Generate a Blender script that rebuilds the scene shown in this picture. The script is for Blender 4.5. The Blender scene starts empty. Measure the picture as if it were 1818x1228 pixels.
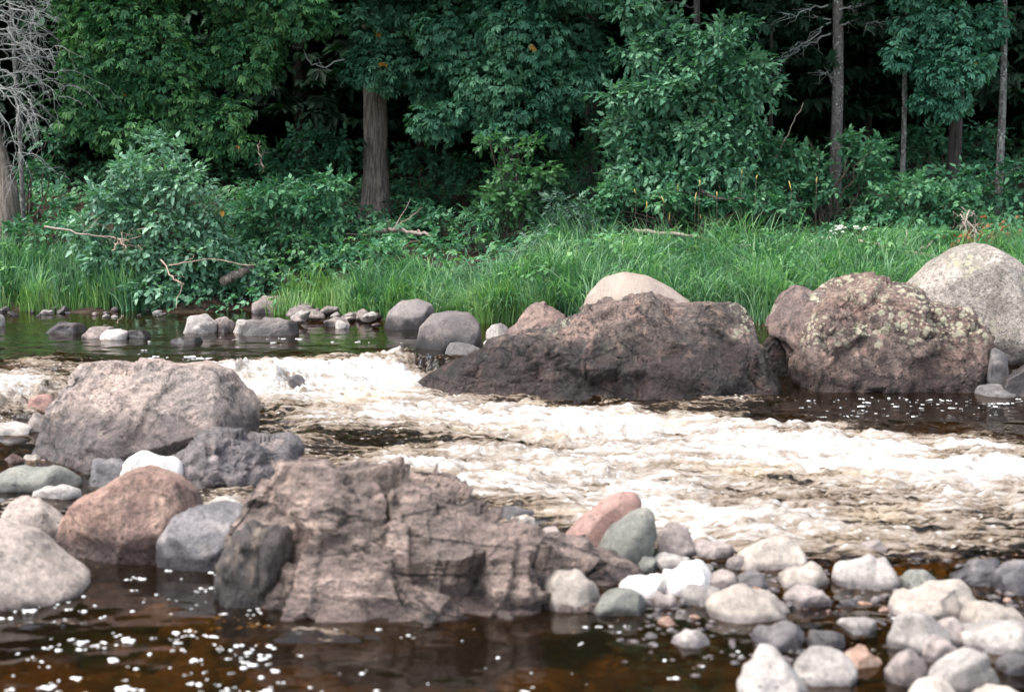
import bpy, bmesh, math, random
import numpy as np
from mathutils import Vector

random.seed(7)
RNG = np.random.default_rng(11)
scene = bpy.context.scene
COL = scene.collection

# ------------------------------------------------------------------ camera
CAM_H = 2.0
FPX = 2525.0                       # focal length in pixels of the 1818 wide photo (50 mm)
PITCH = math.atan(314.0 / FPX)
cd = bpy.data.cameras.new('camera')
cam = bpy.data.objects.new('camera', cd)
COL.objects.link(cam)
cam.location = (0, 0, CAM_H)
cam.rotation_euler = (math.pi / 2 - PITCH, 0, 0)
cd.lens = 50.0
cd.sensor_width = 36.0
cd.clip_start = 0.1
cd.clip_end = 2000
cd.dof.use_dof = True
cd.dof.focus_distance = 15.0
cd.dof.aperture_fstop = 2.0
scene.camera = cam

# ------------------------------------------------------------------ sky, sun, exposure
SUN_EL, SUN_AZ = 62.0, -108.0       # azimuth measured from +Y (away from the viewer) towards +X
world = bpy.data.worlds.new('World')
scene.world = world
world.use_nodes = True
wn = world.node_tree.nodes
wl = world.node_tree.links
bg = wn['Background']
sky = wn.new('ShaderNodeTexSky')
sky.sky_type = 'NISHITA'
sky.sun_disc = False
sky.sun_elevation = math.radians(SUN_EL)
sky.sun_rotation = math.radians(SUN_AZ)
sky.air_density = 1.0
sky.dust_density = 2.0
sky.ozone_density = 1.0
hsv = wn.new('ShaderNodeHueSaturation')      # thin overcast: the sky is whiter than a clear one
hsv.inputs['Saturation'].default_value = 0.5
wl.new(sky.outputs['Color'], hsv.inputs['Color'])
wl.new(hsv.outputs['Color'], bg.inputs['Color'])
bg.inputs['Strength'].default_value = 0.10
sl = bpy.data.lights.new('sun', 'SUN')
sl.energy = 1.5
sl.angle = math.radians(40)
sl.color = (1.0, 0.95, 0.88)
sun = bpy.data.objects.new('sun', sl)
COL.objects.link(sun)
sd = Vector((math.sin(math.radians(SUN_AZ)) * math.cos(math.radians(SUN_EL)),
             math.cos(math.radians(SUN_AZ)) * math.cos(math.radians(SUN_EL)),
             math.sin(math.radians(SUN_EL))))
sun.rotation_euler = sd.to_track_quat('Z', 'Y').to_euler()
sun.location = (0, 0, 30)
scene.view_settings.view_transform = 'Standard'
scene.view_settings.look = 'None'
scene.view_settings.gamma = 1.0
scene.view_settings.exposure = 2.15
scene.render.engine = 'CYCLES'
scene.cycles.max_bounces = 6
scene.cycles.adaptive_threshold = 0.02
scene.cycles.diffuse_bounces = 3
scene.cycles.glossy_bounces = 3
scene.cycles.transmission_bounces = 3
scene.cycles.transparent_max_bounces = 8
scene.cycles.use_denoising = True

# ------------------------------------------------------------------ photo pixel -> place
_fw = np.array([0, math.cos(PITCH), -math.sin(PITCH)])
_up = np.array([0, math.sin(PITCH), math.cos(PITCH)])
_rt = np.array([1.0, 0, 0])


def ray(px, py):
    return _rt * ((px - 909.0) / FPX) - _up * ((py - 614.0) / FPX) + _fw


def at(px, py, Y):
    d = ray(px, py)
    t = Y / d[1]
    return np.array([0, 0, CAM_H]) + d * t


def onz(px, py, z):
    d = ray(px, py)
    t = (z - CAM_H) / d[2]
    return np.array([0, 0, CAM_H]) + d * t


# ------------------------------------------------------------------ noise
_perm = np.random.default_rng(3).permutation(256)
_perm = np.concatenate([_perm, _perm, _perm]).astype(np.int64)
_grad = np.random.default_rng(5).normal(size=(256, 3))
_grad /= np.linalg.norm(_grad, axis=1)[:, None]


def perlin(p):
    p = np.asarray(p, float)
    pi = np.floor(p).astype(np.int64)
    pf = p - pi
    pi &= 255
    u = pf * pf * pf * (pf * (pf * 6 - 15) + 10)
    out = 0
    for dx in (0, 1):
        wx = u[:, 0] if dx else 1 - u[:, 0]
        a = _perm[(pi[:, 0] + dx) & 255]
        for dy in (0, 1):
            wy = u[:, 1] if dy else 1 - u[:, 1]
            b = _perm[(a + pi[:, 1] + dy) & 255]
            for dz in (0, 1):
                wz = u[:, 2] if dz else 1 - u[:, 2]
                h = _perm[(b + pi[:, 2] + dz) & 255]
                g = _grad[h]
                dot = (g[:, 0] * (pf[:, 0] - dx) + g[:, 1] * (pf[:, 1] - dy) + g[:, 2] * (pf[:, 2] - dz))
                out = out + wx * wy * wz * dot
    return out * 1.5


def fbm(p, octv=4, gain=0.5, ridged=False, seed=0.0):
    p = np.asarray(p, float) + seed * 17.31
    s = 0
    a = 1.0
    for i in range(octv):
        n = perlin(p)
        if ridged:
            n = 1 - 2 * np.abs(n)
        s = s + a * n
        a *= gain
        p = p * 2.03 + 5.7
    return s


def smooth(a, b, x):
    t = np.clip((x - a) / (b - a), 0, 1)
    return t * t * (3 - 2 * t)


# ------------------------------------------------------------------ mesh helpers
def mesh_from(name, V, T=None, Q=None, attrs=None, smooth_shade=False):
    me = bpy.data.meshes.new(name)
    V = np.asarray(V, np.float32)
    nt = 0 if T is None else len(T)
    nq = 0 if Q is None else len(Q)
    me.vertices.add(len(V))
    me.vertices.foreach_set('co', V.ravel())
    loops = []
    tot = []
    if nt:
        loops.append(np.asarray(T, np.int32).ravel())
        tot.append(np.full(nt, 3, np.int32))
    if nq:
        loops.append(np.asarray(Q, np.int32).ravel())
        tot.append(np.full(nq, 4, np.int32))
    loops = np.concatenate(loops)
    tot = np.concatenate(tot)
    me.loops.add(len(loops))
    me.loops.foreach_set('vertex_index', loops)
    me.polygons.add(len(tot))
    st = np.concatenate([[0], np.cumsum(tot)[:-1]]).astype(np.int32)
    me.polygons.foreach_set('loop_start', st)
    if smooth_shade:
        me.polygons.foreach_set('use_smooth', np.ones(len(tot), bool))
    me.update(calc_edges=True)
    if attrs:
        for k, a in attrs.items():
            at_ = me.attributes.new(k, 'FLOAT', 'POINT')
            at_.data.foreach_set('value', np.asarray(a, np.float32))
    me.validate()
    return me


def put(name, me, mat, parent=None, loc=None):
    o = bpy.data.objects.new(name, me)
    COL.objects.link(o)
    if mat is not None and len(me.materials) == 0:
        me.materials.append(mat)
    if parent is not None:
        o.parent = parent
    if loc is not None:
        o.location = loc
    return o


def tag(o, label=None, cat=None, group=None, kind=None):
    if label:
        o['label'] = label
    if cat:
        o['category'] = cat
    if group:
        o['group'] = group
    if kind:
        o['kind'] = kind
    return o


def empty(name, loc):
    o = bpy.data.objects.new(name, None)
    COL.objects.link(o)
    o.location = [float(v) for v in loc]
    return o


class MB:
    def __init__(self):
        self.V, self.T, self.Q, self.A, self.n = [], [], [], [], 0

    def add(self, V, T=None, Q=None, a=None):
        V = np.asarray(V, float)
        self.V.append(V)
        if T is not None and len(T):
            self.T.append(np.asarray(T) + self.n)
        if Q is not None and len(Q):
            self.Q.append(np.asarray(Q) + self.n)
        self.A.append(np.zeros(len(V)) if a is None else np.broadcast_to(a, (len(V),)))
        self.n += len(V)

    def tube(self, pts, rad, seg=8, a=0.0, wob=0.0):
        pts = np.asarray(pts, float)
        rad = np.broadcast_to(np.asarray(rad, float), (len(pts),))
        tang = np.gradient(pts, axis=0)
        tang /= np.linalg.norm(tang, axis=1)[:, None] + 1e-9
        ref = np.array([0.3, 0.9, 0.2]) if abs(tang[0][2]) > 0.7 else np.array([0, 0, 1.0])
        s1 = np.cross(tang, ref)
        s1 /= np.linalg.norm(s1, axis=1)[:, None] + 1e-9
        s2 = np.cross(tang, s1)
        th = np.arange(seg) * 2 * math.pi / seg
        c, s = np.cos(th), np.sin(th)
        rr = rad[:, None] * np.ones(seg)
        if wob:
            rr = rr * (1 + wob * fbm(np.stack([np.repeat(pts[:, 2] * 1.5, seg), np.tile(c * 2.2, len(pts)), np.tile(s * 2.2, len(pts))], 1), 3).reshape(len(pts), seg))
        V = pts[:, None, :] + rr[..., None] * (c[None, :, None] * s1[:, None, :] + s[None, :, None] * s2[:, None, :])
        V = V.reshape(-1, 3)
        Q = []
        for i in range(len(pts) - 1):
            for j in range(seg):
                k = (j + 1) % seg
                Q.append((i * seg + j, i * seg + k, (i + 1) * seg + k, (i + 1) * seg + j))
        m_ = len(V)
        V = np.concatenate([V, pts[:1], pts[-1:]])
        e0 = (len(pts) - 1) * seg
        T = [((j + 1) % seg, j, m_) for j in range(seg)] + [(e0 + j, e0 + (j + 1) % seg, m_ + 1) for j in range(seg)]
        self.add(V, T=np.array(T), Q=np.array(Q), a=a)

    def build(self, name, mat, parent=None, loc=None, sm=False):
        V = np.concatenate(self.V)
        T = np.concatenate(self.T) if self.T else None
        Q = np.concatenate(self.Q) if self.Q else None
        off = np.zeros(3)
        if parent is not None:
            off = np.array(parent.location)
        elif loc is not None:
            off = np.asarray(loc, float)
        me = mesh_from(name, V - off, T, Q, {'tint': np.concatenate(self.A)}, sm)
        return put(name, me, mat, parent, None if loc is None else [float(v) for v in loc])


# ------------------------------------------------------------------ materials
def newmat(name):
    m = bpy.data.materials.new(name)
    m.use_nodes = True
    nt = m.node_tree
    nt.nodes.clear()
    out = nt.nodes.new('ShaderNodeOutputMaterial')
    return m, nt, out


class NT:
    """small helper to wire nodes"""

    def __init__(self, nt):
        self.nt = nt

    def n(self, typ, **kw):
        nd = self.nt.nodes.new(typ)
        for k, v in kw.items():
            setattr(nd, k, v)
        return nd

    def link(self, a, b):
        self.nt.links.new(a, b)

    def val(self, sock, v):
        if hasattr(v, 'is_output') or isinstance(v, bpy.types.NodeSocket):
            self.link(v, sock)
        else:
            sock.default_value = v

    def math(self, op, a, b=None, c=None, clamp=False):
        nd = self.n('ShaderNodeMath', operation=op)
        nd.use_clamp = clamp
        self.val(nd.inputs[0], a)
        if b is not None:
            self.val(nd.inputs[1], b)
        if c is not None:
            self.val(nd.inputs[2], c)
        return nd.outputs[0]

    def vmath(self, op, a, b=None):
        nd = self.n('ShaderNodeVectorMath', operation=op)
        self.val(nd.inputs[0], a)
        if b is not None:
            self.val(nd.inputs[1], b)
        return nd.outputs[0]

    def mix(self, f, a, b, blend='MIX'):
        nd = self.n('ShaderNodeMix', data_type='RGBA', blend_type=blend)
        self.val(nd.inputs['Factor'], f)
        self.val(nd.inputs['A'], a)
        self.val(nd.inputs['B'], b)
        return nd.outputs['Result']

    def noise(self, vec, scale, detail=4, rough=0.55, dist=0.0):
        nd = self.n('ShaderNodeTexNoise')
        self.val(nd.inputs['Vector'], vec)
        nd.inputs['Scale'].default_value = scale
        nd.inputs['Detail'].default_value = detail
        nd.inputs['Roughness'].default_value = rough
        nd.inputs['Distortion'].default_value = dist
        return nd.outputs['Fac']

    def vor(self, vec, scale, feature='F1', rand=1.0):
        nd = self.n('ShaderNodeTexVoronoi', feature=feature)
        self.val(nd.inputs['Vector'], vec)
        nd.inputs['Scale'].default_value = scale
        nd.inputs['Randomness'].default_value = rand
        return nd

    def ramp(self, f, lo, hi, a=0.0, b=1.0, kind='SMOOTHSTEP'):
        nd = self.n('ShaderNodeMapRange', interpolation_type=kind)
        self.val(nd.inputs['Value'], f)
        self.val(nd.inputs['From Min'], lo)
        self.val(nd.inputs['From Max'], hi)
        self.val(nd.inputs['To Min'], a)
        self.val(nd.inputs['To Max'], b)
        return nd.outputs['Result']


def C4(c):
    return (c[0], c[1], c[2], 1.0)


def rock_material(name, c1, c2, c3, wet_shade_lo=-1.0, wet_shade_hi=-0.9, lichen=0.0, lich_col=(0.42, 0.42, 0.30), bump=0.5,
                  fine=18.0, crack=0.3, moss=0.0, stretch=None, wet_shade_col=0.30, big=1.6, spk=1.0, wn=0.30):
    k_ = 0.70
    c1, c2, c3 = [tuple(q * k_ for q in c) for c in (c1, c2, c3)]
    m, nt, out = newmat(name)
    g = NT(nt)
    tc = g.n('ShaderNodeTexCoord')
    oi = g.n('ShaderNodeObjectInfo')
    geo = g.n('ShaderNodeNewGeometry')
    off = g.n('ShaderNodeCombineXYZ')
    g.link(g.math('MULTIPLY', oi.outputs['Random'], 37.0), off.inputs[0])
    g.link(g.math('MULTIPLY', oi.outputs['Random'], 91.0), off.inputs[2])
    P = g.vmath('ADD', geo.outputs['Position'], off.outputs[0])
    if stretch:
        mp = g.n('ShaderNodeMapping')
        g.link(P, mp.inputs['Vector'])
        mp.inputs['Rotation'].default_value = stretch[0]
        mp.inputs['Scale'].default_value = stretch[1]
        PS = mp.outputs[0]
    else:
        PS = P
    n1 = g.noise(P, big, 5, 0.6, 0.4)
    n2 = g.noise(PS, 5.5, 6, 0.62, 0.2)
    n3 = g.noise(PS, fine, 5, 0.7)
    n4 = g.noise(P, fine * 4.5, 3, 0.7)
    col = g.mix(g.ramp(n1, 0.38, 0.62), C4(c1), C4(c2))
    col = g.mix(g.ramp(n2, 0.50, 0.68), col, C4(c3))
    v = g.math('ADD', g.math('MULTIPLY', g.math('SUBTRACT', n3, 0.5), 2.2), g.math('MULTIPLY', g.math('SUBTRACT', n4, 0.5), 2.0))
    v = g.math('MAXIMUM', g.math('MULTIPLY', v, spk), -0.75)
    hs = g.n('ShaderNodeHueSaturation')
    g.link(col, hs.inputs['Color'])
    rv = g.math('ADD', g.math('MULTIPLY', oi.outputs['Random'], 0.30), 0.85)
    g.link(g.math('MULTIPLY', rv, g.math('ADD', v, 1.0)), hs.inputs['Value'])
    col = hs.outputs['Color']
    # pits
    vp = g.vor(PS, fine * 0.8)
    pit = g.ramp(vp.outputs['Distance'], 0.10, 0.28, 1.0, 0.0)
    pitm = g.math('MULTIPLY', pit, g.ramp(n2, 0.42, 0.60))
    col = g.mix(g.math('MULTIPLY', pitm, 0.55), col, C4([q * 0.35 for q in c2]))
    # cracks
    if crack:
        vc = g.vor(PS, 2.6, 'DISTANCE_TO_EDGE')
        ck = g.ramp(g.math('ADD', vc.outputs['Distance'], g.math('MULTIPLY', g.math('SUBTRACT', n3, 0.45), 0.22)), 0.0, 0.045, 1.0, 0.0)
        ck = g.math('MULTIPLY', ck, g.ramp(n1, 0.40, 0.6, 0.2, 1.0))
        col = g.mix(g.math('MULTIPLY', ck, crack), col, (0.015, 0.012, 0.012, 1))
    else:
        ck = None
    sep = g.n('ShaderNodeSeparateXYZ')
    g.link(geo.outputs['Position'], sep.inputs[0])
    if lichen > 0:
        vl = g.vor(P, 11.0)
        vl2 = g.vor(P, 24.0)
        nn = g.noise(P, 2.2, 3, 0.6)
        area = g.ramp(nn, 0.62 - 0.30 * lichen, 0.74 - 0.30 * lichen)
        sp = g.ramp(g.math('ADD', vl.outputs['Distance'], g.math('MULTIPLY', g.math('SUBTRACT', n4, 0.5), 0.35)), 0.30, 0.40, 1.0, 0.0)
        sp2 = g.ramp(g.math('ADD', vl2.outputs['Distance'], g.math('MULTIPLY', g.math('SUBTRACT', n4, 0.5), 0.35)), 0.28, 0.38, 1.0, 0.0)
        lm = g.math('MULTIPLY', g.math('MAXIMUM', sp, sp2), area)
        nsep = g.n('ShaderNodeSeparateXYZ')
        g.link(geo.outputs['Normal'], nsep.inputs[0])
        hi = g.ramp(sep.outputs[2], 0.35, 0.6)
        lm = g.math('MULTIPLY', lm, hi)
        col = g.mix(g.math('MULTIPLY', lm, 0.8), col, C4(lich_col))
    rough = 0.82
    # wet zone above the waterline; on the tan boulder, painted shade of its front
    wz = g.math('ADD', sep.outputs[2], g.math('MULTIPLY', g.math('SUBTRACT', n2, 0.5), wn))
    wet = g.ramp(wz, wet_shade_lo, wet_shade_hi, 1.0, 0.0)
    wcol = g.mix(1.0, col, (wet_shade_col, wet_shade_col * 0.96, wet_shade_col * 1.02, 1), 'MULTIPLY')
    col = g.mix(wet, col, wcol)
    bs = g.n('ShaderNodeBsdfPrincipled')
    g.link(col, bs.inputs['Base Color'])
    g.link(g.ramp(wet, 0, 1, rough, 0.38), bs.inputs['Roughness'])
    bs.inputs['Specular IOR Level'].default_value = 0.35
    h = g.math('ADD', g.math('MULTIPLY', n2, 0.6), g.math('MULTIPLY', n3, 0.45))
    h = g.math('ADD', h, g.math('MULTIPLY', n4, 0.14))
    h = g.math('SUBTRACT', h, g.math('MULTIPLY', pitm, 0.15))
    if ck is not None:
        h = g.math('SUBTRACT', h, g.math('MULTIPLY', ck, 0.3 * crack))
    bp = g.n('ShaderNodeBump')
    bp.inputs['Strength'].default_value = bump
    bp.inputs['Distance'].default_value = 0.06
    g.link(h, bp.inputs['Height'])
    g.link(bp.outputs[0], bs.inputs['Normal'])
    g.link(bs.outputs[0], out.inputs[0])
    return m


def leaf_material(name, dark, mid, light, transl=0.22, rough=0.42, spec=0.45):
    m, nt, out = newmat(name)
    g = NT(nt)
    a = g.n('ShaderNodeAttribute', attribute_name='tint')
    cr = g.n('ShaderNodeValToRGB')
    g.link(a.outputs['Fac'], cr.inputs[0])
    e = cr.color_ramp.elements
    e[0].position = 0.0
    e[0].color = C4(dark)
    e[1].position = 0.93
    e[1].color = C4(light)
    q = e.new(0.45)
    q.color = C4(mid)
    q = e.new(0.985)
    q.color = C4(light)
    q = e.new(1.0)
    q.color = (0.30, 0.16, 0.03, 1)
    bs = g.n('ShaderNodeBsdfPrincipled')
    g.link(cr.outputs[0], bs.inputs['Base Color'])
    bs.inputs['Roughness'].default_value = rough
    bs.inputs['Specular IOR Level'].default_value = spec
    tr = g.n('ShaderNodeBsdfTranslucent')
    tcol = g.mix(1.0, cr.outputs[0], (1.1, 1.5, 0.6, 1), 'MULTIPLY')
    g.link(tcol, tr.inputs[0])
    mx = g.n('ShaderNodeMixShader')
    mx.inputs[0].default_value = transl
    g.link(bs.outputs[0], mx.inputs[1])
    g.link(tr.outputs[0], mx.inputs[2])
    g.link(mx.outputs[0], out.inputs[0])
    return m


def bark_material(name, c1, c2, scale=1.0, spots=0.0, vertical=True, bump=0.7):
    m, nt, out = newmat(name)
    g = NT(nt)
    geo = g.n('ShaderNodeNewGeometry')
    mp = g.n('ShaderNodeMapping')
    g.link(geo.outputs['Position'], mp.inputs['Vector'])
    mp.inputs['Scale'].default_value = (1, 1, 0.10 if vertical else 0.6)
    n1 = g.noise(mp.outputs[0], 34 * scale, 5, 0.65, 0.3)
    n2 = g.noise(geo.outputs['Position'], 3.0, 4, 0.6)
    n3 = g.noise(geo.outputs['Position'], 40.0, 3, 0.6)
    col = g.mix(g.ramp(n1, 0.40, 0.62), C4(c2), C4(c1))
    col = g.mix(g.math('MULTIPLY', g.ramp(n2, 0.5, 0.7), 0.6), col, C4([0.5 * (a + b) * 0.7 for a, b in zip(c1, c2)]))
    if spots:
        v = g.vor(geo.outputs['Position'], 22.0)
        s = g.math('MULTIPLY', g.ramp(v.outputs['Distance'], 0.22, 0.34, 1, 0), g.ramp(n2, 0.42, 0.6))
        col = g.mix(g.math('MULTIPLY', s, spots), col, (0.50, 0.52, 0.46, 1))
    bs = g.n('ShaderNodeBsdfPrincipled')
    g.link(col, bs.inputs['Base Color'])
    bs.inputs['Roughness'].default_value = 0.9
    bs.inputs['Specular IOR Level'].default_value = 0.2
    bp = g.n('ShaderNodeBump')
    bp.inputs['Strength'].default_value = bump
    bp.inputs['Distance'].default_value = 0.03
    g.link(g.math('ADD', n1, g.math('MULTIPLY', n3, 0.3)), bp.inputs['Height'])
    g.link(bp.outputs[0], bs.inputs['Normal'])
    g.link(bs.outputs[0], out.inputs[0])
    return m


def plain_material(name, c, rough=0.7, var=0.25, scale=20):
    m, nt, out = newmat(name)
    g = NT(nt)
    geo = g.n('ShaderNodeNewGeometry')
    n = g.noise(geo.outputs['Position'], scale, 4, 0.6)
    hs = g.n('ShaderNodeHueSaturation')
    hs.inputs['Color'].default_value = C4(c)
    g.link(g.ramp(n, 0.3, 0.7, 1 - var, 1 + var), hs.inputs['Value'])
    bs = g.n('ShaderNodeBsdfPrincipled')
    g.link(hs.outputs[0], bs.inputs['Base Color'])
    bs.inputs['Roughness'].default_value = rough
    bs.inputs['Specular IOR Level'].default_value = 0.3
    g.link(bs.outputs[0], out.inputs[0])
    return m


M = {}
# stones
M['tan_boulder'] = rock_material('tan_boulder_stone', (0.38, 0.295, 0.25), (0.25, 0.21, 0.19), (0.44, 0.345, 0.29), 0.27, 0.46, crack=0.4, bump=0.9, big=1.3, wet_shade_col=0.36, spk=1.3)  # front below the ridge painted darker as shade, through the wet band
M['dark_slate'] = rock_material('dark_slate_stone', (0.125, 0.112, 0.115), (0.18, 0.155, 0.15), (0.25, 0.205, 0.195), -0.05, 0.12, crack=0.45, bump=0.9, fine=14)
M['red_brown'] = rock_material('red_brown_stone', (0.34, 0.21, 0.165), (0.23, 0.15, 0.125), (0.41, 0.28, 0.22), 0.04, 0.2, crack=0.15, bump=0.8, fine=24, spk=1.3)
M['grey_dark'] = rock_material('dark_grey_stone', (0.20, 0.185, 0.19), (0.135, 0.125, 0.13), (0.26, 0.235, 0.225), 0.02, 0.2, crack=0.15, bump=0.5, wet_shade_col=0.35)
M['block'] = rock_material('layered_block_stone', (0.12, 0.10, 0.09), (0.07, 0.06, 0.058), (0.24, 0.19, 0.15), -0.05, 0.1, crack=0.5, bump=0.9, stretch=((0, 0.3, 0), (2.2, 1, 0.6)))
M['craggy'] = rock_material('craggy_stone', (0.30, 0.225, 0.19), (0.15, 0.115, 0.10), (0.37, 0.28, 0.235), 0.0, 0.14, crack=0.75, bump=1.3, fine=16, spk=1.4, wet_shade_col=0.4, stretch=((0, -0.9, 0.2), (0.55, 1.0, 1.9)))
M['wet_rock'] = rock_material('wet_brown_stone', (0.235, 0.172, 0.145), (0.13, 0.105, 0.093), (0.33, 0.22, 0.18), 0.42, 0.66, crack=0.35, bump=1.4, spk=1.6, fine=22, lichen=0.25, wet_shade_col=0.27)
M['lichen_rock'] = rock_material('lichen_covered_stone', (0.24, 0.165, 0.135), (0.15, 0.11, 0.095), (0.33, 0.22, 0.18), 0.14, 0.45, crack=0.4, bump=1.4, fine=20, lichen=0.78, spk=1.6, wet_shade_col=0.30, lich_col=(0.42, 0.40, 0.29))
M['pink_rock'] = rock_material('pinkish_lumpy_stone', (0.29, 0.20, 0.17), (0.20, 0.15, 0.135), (0.36, 0.25, 0.21), 0.1, 0.3, crack=0.3, bump=1.0, fine=18, lichen=0.4)
M['granite'] = rock_material('pale_granite', (0.40, 0.35, 0.305), (0.27, 0.24, 0.205), (0.46, 0.41, 0.36), 0.30, 0.45, crack=0.05, bump=0.8, lichen=0.35, lich_col=(0.30, 0.29, 0.20), fine=26, spk=1.4)
M['smooth_tan'] = rock_material('smooth_tan_stone', (0.37, 0.30, 0.25), (0.30, 0.245, 0.21), (0.42, 0.34, 0.285), 0.3, 0.42, crack=0.0, bump=0.3, fine=40, spk=0.55)
M['grey_round'] = rock_material('round_grey_stone', (0.23, 0.20, 0.19), (0.17, 0.15, 0.145), (0.28, 0.24, 0.22), 0.30, 0.46, crack=0.0, bump=0.4, fine=34, wet_shade_col=0.22, spk=0.55)
M['beige'] = rock_material('beige_stone', (0.44, 0.37, 0.32), (0.34, 0.28, 0.245), (0.50, 0.42, 0.36), -0.03, 0.04, crack=0.1, bump=0.4, fine=24)
M['grey_green'] = rock_material('grey_green_stone', (0.24, 0.24, 0.21), (0.18, 0.18, 0.16), (0.30, 0.29, 0.25), 0.012, 0.04, crack=0.0, bump=0.35, fine=30, wet_shade_col=0.35, spk=0.7, wn=0.05)
M['cream'] = rock_material('cream_stone', (0.50, 0.435, 0.375), (0.37, 0.32, 0.275), (0.58, 0.515, 0.445), 0.012, 0.04, crack=0.0, bump=0.25, fine=26, wet_shade_col=0.5, spk=0.7, wn=0.05)
M['white'] = rock_material('white_quartz', (0.80, 0.77, 0.73), (0.66, 0.62, 0.57), (0.86, 0.84, 0.80), 0.012, 0.04, crack=0.0, bump=0.2, fine=20, wet_shade_col=0.6, spk=0.7, wn=0.05)
M['cobble_grey'] = rock_material('cobble_grey_stone', (0.42, 0.38, 0.35), (0.28, 0.255, 0.235), (0.53, 0.485, 0.45), 0.012, 0.04, crack=0.0, bump=0.35, fine=26, wet_shade_col=0.36, spk=0.7, wn=0.05)
M['cobble_pink'] = rock_material('cobble_pink_stone', (0.38, 0.32, 0.295), (0.28, 0.235, 0.215), (0.45, 0.385, 0.355), 0.012, 0.04, crack=0.0, bump=0.35, fine=26, wet_shade_col=0.36, spk=0.7, wn=0.05)
M['cobble_dark'] = rock_material('cobble_dark_stone', (0.16, 0.145, 0.145), (0.11, 0.10, 0.10), (0.23, 0.205, 0.20), 0.012, 0.04, crack=0.0, bump=0.35, fine=26, wet_shade_col=0.5, spk=0.7, wn=0.05)
M['red'] = rock_material('red_stone', (0.44, 0.265, 0.225), (0.36, 0.225, 0.19), (0.47, 0.34, 0.29), 0.012, 0.04, crack=0.0, bump=0.35, fine=28, spk=0.7, wn=0.05)
M['orange'] = rock_material('orange_stone', (0.40, 0.25, 0.18), (0.33, 0.21, 0.16), (0.46, 0.33, 0.26), -0.06, 0.0, crack=0.0, bump=0.3)
M['shore'] = rock_material('shore_cobble_stone', (0.30, 0.245, 0.225), (0.19, 0.16, 0.15), (0.38, 0.30, 0.27), 0.26, 0.33, crack=0.0, bump=0.4, fine=24)
M['bed'] = rock_material('riverbed_stone', (0.24, 0.16, 0.075), (0.12, 0.085, 0.045), (0.34, 0.24, 0.13), -2, -1.9, crack=0.0, bump=0.3)
# foliage
M['cedar_l'] = leaf_material('cedar_leaf', (0.026, 0.088, 0.036), (0.056, 0.175, 0.074), (0.19, 0.37, 0.13), 0.18, 0.5, 0.2)
M['cedar_c'] = leaf_material('cedar_leaf_blue', (0.026, 0.088, 0.052), (0.058, 0.180, 0.104), (0.16, 0.34, 0.20), 0.18, 0.5, 0.22)
M['cedar_r'] = leaf_material('cedar_leaf_teal', (0.024, 0.092, 0.060), (0.056, 0.190, 0.122), (0.15, 0.34, 0.22), 0.18, 0.5, 0.22)
M['alder'] = leaf_material('alder_leaf', (0.050, 0.125, 0.080), (0.115, 0.250, 0.165), (0.30, 0.48, 0.34), 0.24, 0.42, 0.30)
M['broad'] = leaf_material('broad_leaf', (0.040, 0.115, 0.070), (0.088, 0.225, 0.135), (0.24, 0.43, 0.27), 0.24, 0.42, 0.28)
M['under'] = leaf_material('undergrowth_leaf', (0.026, 0.088, 0.048), (0.062, 0.190, 0.100), (0.18, 0.36, 0.19), 0.22, 0.45, 0.25)
M['willow'] = leaf_material('willow_leaf', (0.05, 0.10, 0.07), (0.09, 0.17, 0.12), (0.17, 0.28, 0.20), 0.2, 0.45, 0.4)
M['lime'] = leaf_material('lime_leaf', (0.040, 0.110, 0.048), (0.085, 0.21, 0.090), (0.19, 0.36, 0.15), 0.3, 0.42, 0.4)
M['grass'] = leaf_material('grass_blade', (0.032, 0.098, 0.050), (0.086, 0.212, 0.108), (0.30, 0.48, 0.25), 0.30, 0.45, 0.28)
M['grass_lime'] = leaf_material('grass_blade_lime', (0.05, 0.13, 0.035), (0.12, 0.24, 0.07), (0.28, 0.44, 0.15), 0.3, 0.42, 0.4)
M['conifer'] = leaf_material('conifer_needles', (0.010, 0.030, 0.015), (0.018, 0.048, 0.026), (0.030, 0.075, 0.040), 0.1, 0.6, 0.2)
M['orange_leaf'] = leaf_material('orange_leaf', (0.13, 0.045, 0.02), (0.20, 0.075, 0.03), (0.27, 0.12, 0.05), 0.2, 0.5, 0.3)
# bark, wood
M['bark_grey'] = bark_material('grey_cedar_bark', (0.27, 0.225, 0.185), (0.11, 0.09, 0.078), 1.0)
M['bark_spruce'] = bark_material('spruce_bark', (0.20, 0.18, 0.165), (0.10, 0.09, 0.085), 0.8, spots=0.8, vertical=False)
M['bark_dark'] = bark_material('dark_bark', (0.09, 0.078, 0.07), (0.04, 0.035, 0.032), 0.8)
M['bark_birch'] = bark_material('mottled_bark', (0.24, 0.23, 0.21), (0.08, 0.075, 0.07), 0.7, spots=1.0, vertical=False)
M['deadwood'] = bark_material('bleached_deadwood', (0.40, 0.34, 0.29), (0.24, 0.19, 0.16), 1.4, vertical=False, bump=0.4)
M['dead_twig'] = plain_material('lichened_dead_twig', (0.30, 0.31, 0.29), 0.85)
M['stem'] = plain_material('stem', (0.085, 0.065, 0.05), 0.8)
M['twig_pale'] = plain_material('pale_twig', (0.36, 0.27, 0.21), 0.8)
M['straw'] = plain_material('straw_spike', (0.48, 0.36, 0.12), 0.7)
M['petal'] = plain_material('white_petal', (0.78, 0.78, 0.68), 0.6, 0.1)
M['foam'] = plain_material('foam_bubble', (0.84, 0.83, 0.80), 0.35, 0.06, 60)


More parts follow.
